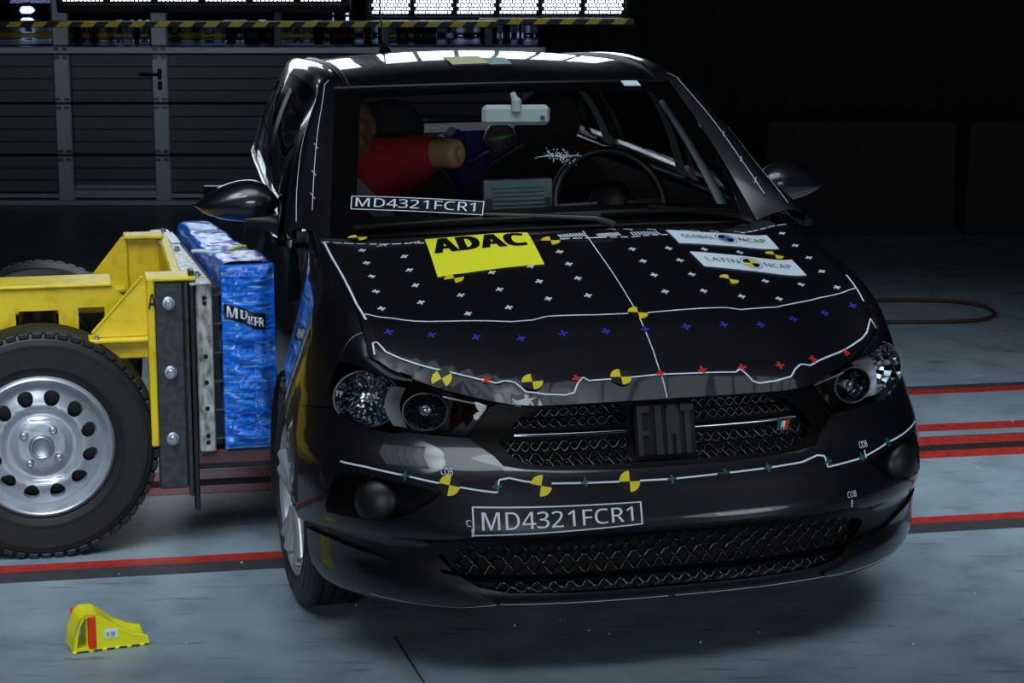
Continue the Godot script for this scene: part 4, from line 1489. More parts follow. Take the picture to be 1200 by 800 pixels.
func car_marks() -> void:
	var hf := func(x, z): return hood(x, z)
	var ff := func(q, y): return F(q, y)
	for p in pv([-.605, -.112, -.506, -.011, -.613, -.012, -.513, .084, -.619, .089, -.519, .186, -.63, .199, -.528, .29, -.637, .303, -.422, .299, -.427, .4, -.313, .21, -.318, .31, -.319, .409, -.206, .215, -.207, .304, -.209, .397, -.105, .149, -.102, .227, -.101, .311, -.101, .402, .104, .152, .11, .229, .114, .311, .115, .4, .216, .137, .222, .215, .226, .301, .227, .393, .33, .115, .443, .098, .443, .295, .33, .409, .442, .4, .553, .287, .655, -.106, .653, .001, .652, .105, .648, .21, .65, .312]):
		cross_mark(frame_at(hf, p.x, p.y, CTR), 0.021, M.white_mark)
	for p in pv([-.64, .41, -.536, .448, -.432, .506, -.324, .546, -.213, .551, -.101, .559, .005, .561, .119, .557, .227, .549, .333, .541, .444, .497, .561, .436, .658, .401]):
		cross_mark(frame_at(hf, p.x, p.y, CTR), 0.024, M.blue_mark)
	for p in pv([-.441, .646, -.22, .696, .001, .702, .115, .697, .225, .691, .333, .681, .442, .641, .568, .567]):
		cross_mark(frame_at(hf, p.x, p.y, CTR), 0.025, M.red_mark)
	for p in pv([-.667, .527, -.438, .511, -.22, .516, .0, .510, .142, .514, .259, .518, .436, .513, .552, .509, .668, .527]):
		cross_mark(frame_at(ff, p.x, p.y, CTR), 0.024, M.green_mark)
	for p in [[-.542, .586, .7], [-.333, .686, .55], [-.106, .704, .75], [.007, .497, .5], [-.415, .199, .5], [-.595, -.229, .9], [-.109, .075, .5], [.331, .311, .5], [.558, .076, .5]]:
		target_mark(frame_at(hf, p[0], p[1], CTR), 0.027, PI * 0.5 + p[2] * 0.3 - 0.3)
	for p in [[-.554, .512, 0.5], [-.33, .511, 0.3], [-.109, .511, 0.9]]:
		target_mark(frame_at(ff, p[0], p[1], CTR), 0.027, PI * 0.5 + p[2] * 0.3 - 0.3)
	# tape lines
	ribbon("tape_line", _v2([-.709, -.183, -.65, -.185, -.581, -.163, -.505, -.116, -.429, -.071]), hf, 0.006, M.white_mark, CTR, 0.035)
	ribbon("tape_line", _v2([-.108, .068, .001, .076, .128, .071, .248, .032]), hf, 0.006, M.white_mark, CTR, 0.035)
	ribbon("tape_line", _v2([.52, -.093, .6, -.148, .652, -.177, .699, -.172]), hf, 0.006, M.white_mark, CTR, 0.035)
	ribbon("tape_line", _v2([-.689, .336, -.618, .353, -.474, .418, -.329, .476, -.274, .484, -.237, .477, -.104, .494, .016, .5, .133, .489, .259, .475, .3, .481, .414, .451, .576, .362, .699, .329]), hf, 0.0045, M.white_mark, CTR)
	ribbon("tape_line", _v2([-.700, -.187, -.702, -.061, -.702, .176, -.700, .286, -.690, .36]), hf, 0.006, M.white_mark, CTR)
	ribbon("tape_line", _v2([.702, .255, .700, .326, .698, .385]), hf, 0.005, M.white_mark, CTR)
	ribbon("tape_line", _v2([-.69, .468, -.689, .441, -.678, .441, -.662, .471, -.628, .5, -.534, .571, -.46, .634, -.42, .664, -.398, .666, -.377, .677, -.356, .706, -.307, .721, -.259, .73, -.236, .728, -.221, .709, -.203, .694, -.191, .706, -.124, .708, -.01, .705, .104, .706, .202, .706, .217, .696, .227, .708, .241, .726, .258, .73, .308, .722, .354, .708, .371, .69, .395, .67, .424, .665, .532, .586, .64, .509, .664, .487, .692, .445, .70, .464]), hf, 0.0045, M.white_mark, CTR)
	ribbon("tape_line", _v2([.0, .02, 0, .17, .002, .32, .004, .5, .004, .63, .0, .70, 0, .755]), hf, 0.003, M.white_mark, CTR)
	ribbon("tape_line", _v2([-.861, .539, -.775, .537, -.667, .528, -.569, .514, -.485, .502, -.438, .497, -.432, .526, -.407, .530, -.37, .522, -.318, .516, -.191, .513, 0, .510, .142, .514, .259, .517, .359, .521, .407, .532, .429, .528, .433, .501, .552, .507, .668, .526, .812, .533, .90, .535]), ff, 0.0045, M.white_mark, CTR)
	for s in [-1.0, 1.0]:
		ribbon("tape_line", [Vector2(0.05, 0.0), Vector2(0.2, 0.0), Vector2(0.30, 0.0), Vector2(0.42, 0.0)], func(u, w): return rail_point(s, u, 0.30 + w), 0.0017, M.white_mark, Vector3(0, 1, -1.2))
		ribbon("tape_line", [Vector2(0.02, 0.0), Vector2(0.1, 0.03), Vector2(0.22, 0.05), Vector2(0.36, 0.02)], func(u, w): return rail_point(s, u, 0.62 + w), 0.0017, M.white_mark, Vector3(0, 1, -1.2))
		for k in [0.08, 0.14, 0.21]:
			ribbon("tape_tick", [Vector2(k, -0.04), Vector2(k + 0.015, 0.05)], func(u, w): return rail_point(s, u, 0.30 + w), 0.0017, M.white_mark, Vector3(0, 1, -1.2))
		ribbon("tape_line", _v2([.795, .213, .70, .207, .626, .203, .50, .203, .447, .2075, .33, .2085, .2, .2085, .01, .2085]) if s > 0 else _v2([-.80, .203, -.66, .193, -.545, .191, -.45, .2075, -.33, .2085, -.01, .2085]), ff, 0.0028, M.white_mark, CTR)
	# three hatched strips and the row of small corner ticks below the windscreen
	for h in [[-.08, .056, -.003, .057], [.03, .066, .101, .054], [.134, .052, .228, .030]]:
		for i in 9:
			var x: float = lerpf(h[0], h[2], i / 9.0)
			var z: float = lerpf(h[1], h[3], i / 9.0)
			var b := quad_on(pv([x, z - .018, x + .005, z - .018, x + .009, z + .006, x + .004, z + .006]), hf, CTR, 0.0016)
			part(car, "hatch_tick", b, M.white_mark)
	for p in pv([-.56, -.13, -.47, -.10, -.427, -.075, -.375, -.06, -.317, -.045, -.26, -.012, .074, .008, .124, .006, .199, -.005, .312, -.035, .347, -.05, .414, -.07, .5, -.1]):
		part(car, "corner_tick", quad_on(pv([p.x, p.y, p.x + .026, p.y, p.x + .026, p.y + .012, p.x + .022, p.y + .012, p.x + .022, p.y + .004, p.x, p.y + .004]), hf, CTR, 0.0016), M.white_mark)
	for p in [[-.575, .535, "COB"], [-.52, .417, "CO"], [.552, .530, "COB"], [.485, .418, "COB"]]:
		text_part(car, p[2], ff, Rect2(p[0], p[1], 0.030, 0.015), M.white_mark, CTR, 0.0015)
		part(car, "tape_tick", quad_on(pv([p[0] + .012, p[1] - .026, p[0] + .016, p[1] - .026, p[0] + .016, p[1] - .006, p[0] + .012, p[1] - .006]), ff, CTR, 0.0016), M.white_mark)
	# stickers on the hood
	var c1 := pv([-.427, -.102, -.155, -.0, -.167, .215, -.454, .17])
	var f1 := func(u, v):
		var p := bilerp(c1, u, v)
		return hood(p.x, p.y)
	var st := sticker("hood_sticker", f1, M.sticker_yellow, CTR, "yellow sticker reading ADAC in black")
	for k in [-0.014, -0.007, 0.0, 0.007, 0.014]: text_part(st, "ADAC", f1, Rect2(0.055 + k, 0.55 - absf(k) * 0.3, 0.875, 0.42), M.sticker_black, CTR, 0.0038 + k * 0.01, 1.6)
	for d in [[pv([.257, -.008, .6, -.092, .593, .023, .263, .092]), "GLOBAL", "NCAP", "white sticker reading GLOBAL NCAP", M.sticker_blue], [pv([.274, .148, .597, .112, .594, .227, .283, .242]), "LATIN", "NCAP", "white sticker reading LATIN NCAP", M.yellow_mark]]:
		var c2: PackedVector2Array = d[0]
		var f2 := func(u, v):
			var p := bilerp(c2, u, v)
			return hood(p.x, p.y)
		st = sticker("hood_sticker", f2, M.sticker_white, CTR, d[3])
		text_part(st, d[1], f2, Rect2(0.09, 0.40, 0.32, 0.26), M.sticker_black if d[1] == "GLOBAL" else M.steel_text, CTR, 0.0040)
		text_part(st, d[2], f2, Rect2(0.66, 0.40, 0.27, 0.26), M.sticker_black if d[1] == "GLOBAL" else M.steel_text, CTR, 0.0040)
		disc_on(st, f2, Vector2(0.53, 0.53), 0.075, 0.27, M.sticker_black, d[4], CTR)
	# test number plates on the bumper and behind the windscreen
	var c3 := pv([-.502, .464, -.085, .463, -.087, .410, -.506, .394])
	var f3 := func(u, v):
		var p := bilerp(c3, u, v)
		return F(p.x, p.y)
	st = sticker("number_plate", f3, M.sticker_black, CTR, "black plate reading MD4321FCR1 in white")
	border(st, f3, 0.010, 0.05, M.white_mark, CTR)
	text_part(st, "MD4321FCR1", f3, Rect2(0.055, 0.20, 0.89, 0.60), M.white_mark, CTR, 0.0040)
	var WC := Vector3(0, 0.9, -0.9)
	var c4 := pv([-.915, .222, -.38, .135, -.400, .062, -.919, .145])
	var f4 := func(u, v):
		var p := bilerp(c4, u, v)
		return ws(p.x, p.y)
	st = sticker("windshield_plate", f4, M.sticker_black, WC, "black strip reading MD4321FCR1 on the windscreen", 0.003)
	border(st, f4, 0.008, 0.05, M.white_mark, WC)
	for k in st.get_children(): (k as Node3D).position = Vector3(0, 0.001, 0.002)
	text_part(st, "MD4321FCR1", f4, Rect2(0.04, 0.20, 0.90, 0.62), M.white_mark, WC, 0.0060)
	# small labels: header, roof papers
	var f5 := func(u, v): return ws(lerpf(.662, .772, u), lerpf(.940, .987, v))
	sticker("header_label", f5, M.sticker_white, WC, "small white label on the top of the windscreen")
	var f6 := func(u, v): return roof_pt(lerpf(-.30, -.07, u), lerpf(.20, .115, v))
	sticker("roof_paper", f6, M.paper, WC, "pale yellow paper stuck on the roof")
	var f7 := func(u, v): return roof_pt(lerpf(-.068, .08, u), lerpf(.17, .105, v))
	sticker("roof_paper", f7, M.trim_pale, WC, "pale grey paper stuck on the roof")
	# chipped glass around the impact spot on the windscreen
	var rng := RandomNumberGenerator.new()
	rng.seed = 7
	var b := MB.new()
	for i in 130:
		var du := rng.randfn(0.0, 0.035)
		var dv := rng.randfn(0.0, 0.02) - du * 0.15
		var fr := frame_at(func(u, v): return ws(u, v), 0.02 + du, 0.376 + dv, WC)
		b.box(fr * Vector3(0, 0, 0.002), Vector3(0.003, 0.002, 0.002) * rng.randf_range(0.5, 1.3), 0.0, fr.basis.rotated(fr.basis.z, rng.randf() * 3.0))
	for sgn in [-1.0, 1.0]:
		var A := ws(0.02, 0.376)
		var B := ws(0.02 + sgn * 0.11, 0.376 - 0.004)
		b.tube([A + Vector3(0, 0.002, 0.002), A.lerp(B, 0.5) + Vector3(0, 0.003, 0.002), B + Vector3(0, 0.002, 0.002)], 0.0009, 4)
	var chips := part(car, "glass_chips", b, M.fragment)
	chips.set_meta("kind", "stuff")

func _v2(a: Array) -> Array:
	var r := []
	for i in range(0, a.size(), 2): r.append(Vector2(a[i], a[i + 1]))
	return r

# ---------------------------------------------------------------- trolley with the deformable barrier
func bolt(parent: Node, at: Vector3, r: float, axis := Vector3.BACK) -> void:
	var B := Node3D.new()
	B.name = "bolt"
	parent.add_child(B, true)
	var bs := look_basis(axis) if absf(axis.y) < 0.9 else Basis(Vector3.RIGHT, Vector3.FORWARD, Vector3.UP)
	var b := MB.new()
	b.lathe([Vector2(r, 0), Vector2(r, r * 0.22), Vector2(r * 0.85, r * 0.3), Vector2(r * 0.3, r * 0.3)], Transform3D(bs, at), 20)
	part(B, "washer", b, M.zinc)
	b = MB.new()
	b.lathe([Vector2(r * 0.62, r * 0.3), Vector2(r * 0.62, r * 0.95), Vector2(r * 0.52, r * 1.05), Vector2(r * 0.34, r * 1.05), Vector2(r * 0.30, r * 0.6), Vector2(0.0, r * 0.6)], Transform3D(bs, at), 6 if r > 0.02 else 12, true)
	part(B, "head", b, M.zinc)

func build_trolley() -> void:
	var T := thing("barrier_trolley", "yellow wheeled trolley with a blue crash barrier pressed into the car's side", "trolley", Vector3(-1.60, 0, -0.18), deg_to_rad(12.0))
	# wheels
	for p in [[0.01, 0.0, 1.0], [0.01, -1.36, -1.0], [-2.2, 0.0, 1.0], [-2.2, -1.36, -1.0]]:
		var W := Node3D.new()
		W.name = "wheel"
		T.add_child(W, true)
		W.transform = Transform3D(Basis.IDENTITY if p[2] > 0 else Basis(Vector3.UP, PI), Vector3(p[0], 0.345, p[1]))
		trolley_wheel(W)
	# longitudinal beam with its cut-outs
	var b := MB.new()
	var beam := pv([-3.0, .54, .335, .54, .335, .665, .24, .765, -3.0, .765])
	b.panel(beam, [pv([-.055, .50, .075, .50, .075, .695, -.055, .695]), pv([.135, .50, .215, .50, .215, .70, .135, .70])], func(x, y): return Vector3(x, y, -0.34), 0.3, 0.02, Vector3(0, 0.6, -3))
	part(T, "side_beam", b, M.trolley_yellow)
	b = MB.new()
	b.box(Vector3(-1.38, 0.77, -0.42), Vector3(3.24, 0.012, 0.18), 0.004)
	b.box(Vector3(-1.6, 0.66, -0.72), Vector3(2.7, 0.22, 0.02), 0.004)
	part(T, "side_beam", b, M.trolley_yellow)
	b = MB.new()
	b.lathe([Vector2(0.0, 0.0), Vector2(0.055, 0.0), Vector2(0.06, 0.03), Vector2(0.05, 0.05), Vector2(0.058, 0.09), Vector2(0.058, 0.17)], Transform3D(Basis(Vector3.RIGHT, -PI * 0.5), Vector3(0.01, 0.53, -0.42)), 24)
	part(T, "axle_mount", b, M.satin_black)
	part(T, "axle", _tube_mb([Vector3(0.01, 0.345, -0.1), Vector3(0.01, 0.345, -1.26)], 0.045, 14), M.steel_dark)
	# far beam
	b = MB.new()
	b.box(Vector3(-1.35, 0.62, -0.98), Vector3(3.3, 0.09, 0.14), 0.006)
	part(T, "side_beam", b, M.trolley_yellow)
	# cross-frame behind the barrier
	b = MB.new()
	b.box(Vector3(0.43, 0.54, -0.50), Vector3(0.035, 0.58, 0.94), 0.006)
	part(T, "back_plate", b, M.trolley_yellow)
	b = MB.new()
	b.box(Vector3(0.405, 0.838, -0.055), Vector3(0.15, 0.012, 0.12), 0.004)
	b.box(Vector3(0.345, 0.585, -0.055), Vector3(0.022, 0.51, 0.12), 0.004)
	b.box(Vector3(0.27, 0.615, -0.10), Vector3(0.15, 0.055, 0.05), 0.004)
	part(T, "upright", b, M.trolley_yellow)
	# gussets near and far
	b = MB.new()
	b.prism(pv([.176, .657, .338, .657, .338, .835, .326, .835, .172, .668]), Transform3D(Basis.IDENTITY, Vector3(0, 0, -0.09)), 0.014)
	part(T, "gusset", b, M.trolley_yellow)
	b = MB.new()
	b.box(Vector3(0.245, 0.648, -0.09), Vector3(0.20, 0.014, 0.09), 0.004)
	b.box(Vector3(0.247, 0.752, -0.083), Vector3(0.006, 0.225, 0.022), 0.002, Basis(Vector3.BACK, deg_to_rad(-42.5)))
	part(T, "gusset_flange", b, M.trolley_yellow)
	b = MB.new()
	b.prism(pv([.152, .672, .30, .672, .30, .838, .286, .838]), Transform3D(Basis.IDENTITY, Vector3(0, 0, -0.86)), 0.016)
	part(T, "gusset", b, M.trolley_yellow)
	b = MB.new()
	b.box(Vector3(0.355, 0.735, -0.87), Vector3(0.118, 0.19, 0.02), 0.004)
	b.box(Vector3(0.30, 0.735, -0.89), Vector3(0.014, 0.20, 0.09), 0.004)
	b.box(Vector3(0.36, 0.838, -0.88), Vector3(0.13, 0.012, 0.10), 0.004)
	part(T, "upright", b, M.trolley_yellow)
	b = MB.new()
	b.box(Vector3(0.12, 0.668, -0.86), Vector3(0.35, 0.016, 0.12), 0.004)
	b.box(Vector3(0.16, 0.648, -0.815), Vector3(0.024, 0.03, 0.02), 0.004)
	part(T, "base_plate", b, M.trolley_yellow)
	bolt(T, Vector3(-0.005, 0.678, -0.83), 0.016, Vector3.UP)
	bolt(T, Vector3(0.155, 0.678, -0.81), 0.010, Vector3.UP)
	bolt(T, Vector3(0.185, 0.656, -0.06), 0.009, Vector3.UP)
	# dark upright channel with three bolts
	b = MB.new()
	b.box(Vector3(0.397, 0.513, -0.02), Vector3(0.088, 0.635, 0.035), 0.006)
	b.box(Vector3(0.449, 0.50, -0.03), Vector3(0.012, 0.66, 0.06), 0.003)
	part(T, "channel", b, M.steel_dark)
	b = MB.new()
	b.box(Vector3(0.466, 0.49, -0.04), Vector3(0.016, 0.74, 0.05), 0.003)
	part(T, "rubber_seal", b, M.satin_black)
	for y in [0.766, 0.556, 0.352]: bolt(T, Vector3(0.397, y, -0.002), 0.021)
	text_part(T, "A", func(x, y): return Vector3(x, y, -0.074 + 0.08), Rect2(0.336, 0.752, 0.024, 0.045), M.sticker_black, Vector3(0, 0, -9), 0.001, 1.5)
	# barrier face, turned a little against the trolley
	var B := Node3D.new()
	B.name = "barrier_face"
	T.add_child(B, true)
	B.transform = Transform3D(Basis(Vector3.UP, deg_to_rad(3.6)), Vector3(0.478, 0, 0))
	b = MB.new()
	b.box(Vector3(0.024, 0.563, -0.54), Vector3(0.048, 0.515, 1.08), 0.004)
	b.box(Vector3(0.012, 0.823, -0.53), Vector3(0.065, 0.008, 1.10), 0.003)
	part(B, "mounting_plate", b, M.aluminium)
	for p in [[0.024, 0.778], [0.024, 0.762], [0.024, 0.60], [0.024, 0.52], [0.024, 0.44], [0.024, 0.355], [0.024, 0.335]]:
		b = MB.new()
		b.lathe([Vector2(0.007, 0.0), Vector2(0.007, 0.002), Vector2(0.0, 0.0015)], Transform3D(Basis.IDENTITY, Vector3(p[0], p[1], 0.0)), 12)
		part(B, "hole", b, M.matte_black)
	bolt(B, Vector3(0.02, 0.828, -0.12), 0.011, Vector3.UP)
	bolt(B, Vector3(0.02, 0.828, -0.62), 0.011, Vector3.UP)
	bolt(B, Vector3(0.02, 0.828, -1.02), 0.011, Vector3.UP)
	b = MB.new()
	b.box(Vector3(0.032, 0.829, -0.87), Vector3(0.032, 0.003, 0.24), 0.001)
	part(B, "data_label", b, M.silver)
	# open honeycomb edge between the plate and the wrap
	b = MB.new()
	b.box(Vector3(0.062, 0.56, -0.56), Vector3(0.026, 0.49, 1.04), 0.003)
	part(B, "core", b, M.satin_black)
	for k in 6:
		b = MB.new()
		b.box(Vector3(0.062, 0.345 + k * 0.088, -0.02), Vector3(0.027, 0.004, 0.05), 0.001)
		part(B, "fin", b, M.steel_dark)
	# wrapped foam block, crushed towards the far end
	var ns := FastNoiseLite.new()
	ns.seed = 3
	ns.frequency = 1.0
	var blk := func(u: float, w: float) -> Vector3:
		# w along depth 0 near .. 1 far, u round the section
		var k := u * 4.0
		var x0 := 0.074
		var x1 := lerpf(0.236, 0.20, smoothstep(0.15, 1.0, w))
		var y0 := 0.307
		var y1 := 0.858
		var r := 0.025
		var p := Vector2.ZERO
		if k < 1.0: p = Vector2(lerpf(x0, x1, k), y0)
		elif k < 2.0: p = Vector2(x1, lerpf(y0, y1, k - 1))
		elif k < 3.0: p = Vector2(lerpf(x1, x0, k - 2), y1)
		else: p = Vector2(x0, lerpf(y1, y0, k - 3))
		# round the corners
		var c := Vector2(clampf(p.x, x0 + r, x1 - r), clampf(p.y, y0 + r, y1 - r))
		var d := p - c
		if d.length() > r: p = c + d.normalized() * r
		var z := -0.004 - 1.06 * w
		var wob := ns.get_noise_3d(p.x * 2.0, p.y * 14.0, z * 2.0) * 0.010 + ns.get_noise_3d(p.x * 5, p.y * 5, z * 5) * 0.008
		var o := (p - Vector2((x0 + x1) * 0.5, (y0 + y1) * 0.5)).normalized()
		return Vector3(p.x + o.x * wob, p.y + o.y * wob + (0.018 * smoothstep(0.24, 0.22, w) if p.y > 0.6 else 0.0), z)
	b = MB.new()
	b.surf(blk, 96, 40, Vector3(0.15, 0.58, -0.5))
	part(B, "wrapped_block", b, M.wrap_blue)
	# near end of the wrap, bulged and wrinkled
	b = MB.new()
	var endf := func(u: float, w: float) -> Vector3:
		var p: Vector3 = blk.call(0.0, 0.0)
		var x := lerpf(0.076, 0.234, u)
		var y := lerpf(0.309, 0.874, w)
		var edge := minf(minf(u, 1 - u) * 0.158, minf(w, 1 - w) * 0.56)
		var bul := 0.022 * smoothstep(0.0, 0.05, edge)
		var wr := (ns.get_noise_2d(x * 2.0 + 5.0, y * 15.0 + x * 6.0) * 0.016 + ns.get_noise_2d(x * 5.0, y * 36.0 + 9.0) * 0.005) * smoothstep(0.0, 0.02, edge)
		return Vector3(x, y, p.z + bul + wr)
	b.surf(endf, 30, 90, Vector3(0.15, 0.58, -0.5))
	part(B, "wrap_end", b, M.wrap_blue)
	b = MB.new()
	b.panel(pv([.56, .02, .92, .02, .93, .62, .60, .70, .57, .60]), [], endf, 0.06, 0.0, Vector3(0.15, 0.58, -0.5), 0.0012)
	part(B, "scuffed_film", b, M.wrap_scuffed)
	b = MB.new()
	b.panel(pv([.04, .795, .36, .775, .58, .745, .80, .735, .80, .645, .56, .66, .36, .70, .04, .715]), [], endf, 0.05, 0.0, Vector3(0.15, 0.58, -0.5), 0.003)
	var lab := part(B, "number_label", b, M.sticker_black)
	lab.set_meta("label", "crumpled black label with white letters MD and broken digits")
	text_part(lab, "MD", func(x, y): return endf.call(x, y - 0.06 * x), Rect2(0.10, 0.735, 0.36, 0.052), M.white_mark, Vector3(0.15, 0.58, -0.5), 0.005, 0.5)
	text_part(lab, "4C", func(x, y): return endf.call(x, y - 0.06 * x), Rect2(0.45, 0.712, 0.13, 0.045), M.white_mark, Vector3(0.15, 0.58, -0.5), 0.005, 0.5)
	text_part(lab, "FR", func(x, y): return endf.call(x, y - 0.06 * x), Rect2(0.59, 0.712, 0.17, 0.046), M.white_mark, Vector3(0.15, 0.58, -0.5), 0.005, 0.5)
	# cord lying over the block
	b = MB.new()
	var cp := []
	for i in 13:
		var k := i / 12.0
		cp.append(Vector3(lerpf(0.03, 0.20, k), 0.872 + 0.004 * sin(k * 9.0), -0.30 + 0.05 * sin(k * 4.0)))
	b.tube(cp.slice(0, 8), 0.006, 6)
	part(B, "cord", b, M.cord_white)
	b = MB.new()
	b.tube(cp.slice(7, 13), 0.006, 6)
	part(B, "cord", b, M.cord_yellow)
	# rusty ledge under the block
	b = MB.new()
	b.box(Vector3(0.60, 0.283, -0.52), Vector3(0.27, 0.044, 1.0), 0.004)
	part(T, "ledge", b, M.rust_red)
	b = MB.new()
	b.box(Vector3(0.60, 0.245, -0.56), Vector3(0.27, 0.03, 0.95), 0.004)
	part(T, "ledge", b, M.steel_dark)
	b = MB.new()
	b.box(Vector3(-1.75, 0.46, -0.68), Vector3(2.4, 0.12, 0.46), 0.02)
	part(T, "ballast_box", b, M.trolley_yellow)

func _tube_mb(p: Array, r: float, n: int) -> MB:
	var b := MB.new()
	b.tube(p, r, n)
	return b

func trolley_wheel(W: Node3D) -> void:
	wheel_parts(W, 0.345, 0.20, 0.215)
	# shoulder blocks of the tread
	var b := MB.new()
	for k in 56:
		var an := TAU * k / 56
		var bs := Basis(Vector3.BACK, an)
		b.box(bs * Vector3(0.338, 0, -0.022), Vector3(0.016, 0.030, 0.034), 0.003, bs)
	var tr := part(W, "tread_block", b, M.rubber)
	tr.set_meta("kind", "stuff")
	# stamped steel rim: dish with twelve holes
	b = MB.new()
	b.lathe([Vector2(0.216, -0.010), Vector2(0.211, 0.000), Vector2(0.205, 0.002), Vector2(0.200, -0.006), Vector2(0.192, -0.024), Vector2(0.186, -0.046), Vector2(0.182, -0.050)], Transform3D.IDENTITY, 64)
	var rim := part(W, "rim", b, M.silver)
	var outer := PackedVector2Array()
	var inner := PackedVector2Array()
	for i in 72:
		var an := TAU * i / 72
		outer.append(Vector2(cos(an), sin(an)) * 0.184)
		inner.append(Vector2(cos(an), sin(an)) * 0.03)
	var holes := []
	for k in 12:
		var an := TAU * (k + 0.5) / 12 + 0.02
		var h := PackedVector2Array()
		for i in 14:
			var a := TAU * i / 14
			var p := Vector2(0.146 + 0.024 * cos(a), 0.0235 * sin(a) * (1.0 + 0.20 * cos(a)))
			h.append(p.rotated(an))
		holes.append(h)
	var dish := func(x: float, y: float) -> Vector3:
		var r := Vector2(x, y).length()
		return Vector3(x, y, cr([0, .03, .052, .075, .085, .105, .122, .165, .19], [-.018, -.018, -.018, -.020, -.034, -.036, -.020, -.036, -.052], r))
	b = MB.new()
	b.panel(outer, holes + [inner], dish, 0.012, 0.014, Vector3(0, 0, -5))
	part(rim, "dish", b, M.silver)
	b = MB.new()
	b.lathe([Vector2(0.037, -0.018), Vector2(0.037, 0.004), Vector2(0.034, 0.008), Vector2(0.028, 0.008), Vector2(0.026, 0.002), Vector2(0.0, 0.002)], Transform3D.IDENTITY, 28)
	part(rim, "hub_cap", b, M.zinc)
	for k in 4:
		var an := TAU * k / 4 + 0.95
		b = MB.new()
		b.lathe([Vector2(0.0125, -0.018), Vector2(0.0125, -0.002), Vector2(0.010, 0.002), Vector2(0.006, 0.002), Vector2(0.005, -0.004), Vector2(0.0, -0.004)], Transform3D(Basis.IDENTITY, Vector3(cos(an), sin(an), 0) * 0.061), 12)
		part(rim, "lug_bolt", b, M.zinc)
	b = MB.new()
	b.lathe([Vector2(0.185, -0.10), Vector2(0.02, -0.10)], Transform3D.IDENTITY, 32)
	part(W, "drum", b, M.satin_black)

# ---------------------------------------------------------------- small things, and the dummies in the car
func seg_d(p: Vector3, a: Vector3, b: Vector3, ra: float, rb: float) -> float:
	var ab := b - a
	var t := clampf((p - a).dot(ab) / maxf(ab.length_squared(), 1e-9), 0, 1)
	return p.distance_to(a + ab * t) - lerpf(ra, rb, t)

# surface nets over a smooth union of tapered capsules [a, b, ra, rb]
func blob(b: MB, bones: Array, cell: float, k: float) -> void:
	var lo := Vector3.INF
	var hi := -Vector3.INF
	for o in bones:
		var r: float = maxf(o[2], o[3]) + cell * 3
		lo = lo.min(o[0] - Vector3.ONE * r).min(o[1] - Vector3.ONE * r)
		hi = hi.max(o[0] + Vector3.ONE * r).max(o[1] + Vector3.ONE * r)
	var n := Vector3i(((hi - lo) / cell).ceil()) + Vector3i.ONE
	var val := PackedFloat32Array()
	val.resize(n.x * n.y * n.z)
	var fn := func(p: Vector3) -> float:
		var d := 1e9
		for o in bones:
			var e := seg_d(p, o[0], o[1], o[2], o[3])
			if d > 1e8: d = e
			else:
				var h := maxf(k - absf(d - e), 0.0) / k
				d = minf(d, e) - h * h * k * 0.25
		return d
	for z in n.z:
		for y in n.y:
			for x in n.x:
				val[(z * n.y + y) * n.x + x] = fn.call(lo + Vector3(x, y, z) * cell)
	var vid := {}
	for z in n.z - 1:
		for y in n.y - 1:
			for x in n.x - 1:
				var s := Vector3.ZERO
				var c := 0
				for e in [[0, 0, 0, 1, 0, 0], [0, 1, 0, 1, 1, 0], [0, 0, 1, 1, 0, 1], [0, 1, 1, 1, 1, 1], [0, 0, 0, 0, 1, 0], [1, 0, 0, 1, 1, 0], [0, 0, 1, 0, 1, 1], [1, 0, 1, 1, 1, 1], [0, 0, 0, 0, 0, 1], [1, 0, 0, 1, 0, 1], [0, 1, 0, 0, 1, 1], [1, 1, 0, 1, 1, 1]]:
					var A: float = val[((z + e[2]) * n.y + y + e[1]) * n.x + x + e[0]]
					var B: float = val[((z + e[5]) * n.y + y + e[4]) * n.x + x + e[3]]
					if (A < 0) != (B < 0):
						s += Vector3(e[0], e[1], e[2]).lerp(Vector3(e[3], e[4], e[5]), A / (A - B))
						c += 1
				if c > 0:
					var p := lo + (Vector3(x, y, z) + s / c) * cell
					var h := cell * 0.5
					var g := Vector3(fn.call(p + Vector3(h, 0, 0)) - fn.call(p - Vector3(h, 0, 0)), fn.call(p + Vector3(0, h, 0)) - fn.call(p - Vector3(0, h, 0)), fn.call(p + Vector3(0, 0, h)) - fn.call(p - Vector3(0, 0, h)))
					vid[(z * n.y + y) * n.x + x] = [p, g.normalized()]
	var st := [1, n.x, n.x * n.y]
	for z in range(1, n.z - 1):
		for y in range(1, n.y - 1):
			for x in range(1, n.x - 1):
				var i := (z * n.y + y) * n.x + x
				for ax in 3:
					if (val[i] < 0) != (val[i + st[ax]] < 0):
						var u: int = st[(ax + 1) % 3]
						var w: int = st[(ax + 2) % 3]
						if vid.has(i) and vid.has(i - u) and vid.has(i - w) and vid.has(i - u - w):
							var a: Array = vid[i]
							var c: Array = vid[i - u]
							var d: Array = vid[i - u - w]
							var e: Array = vid[i - w]
							b.tri(a[0], c[0], d[0], a[1], c[1], d[1])
							b.tri(a[0], d[0], e[0], a[1], d[1], e[1])

func cw(p: Vector3) -> Vector3: return car.transform * p

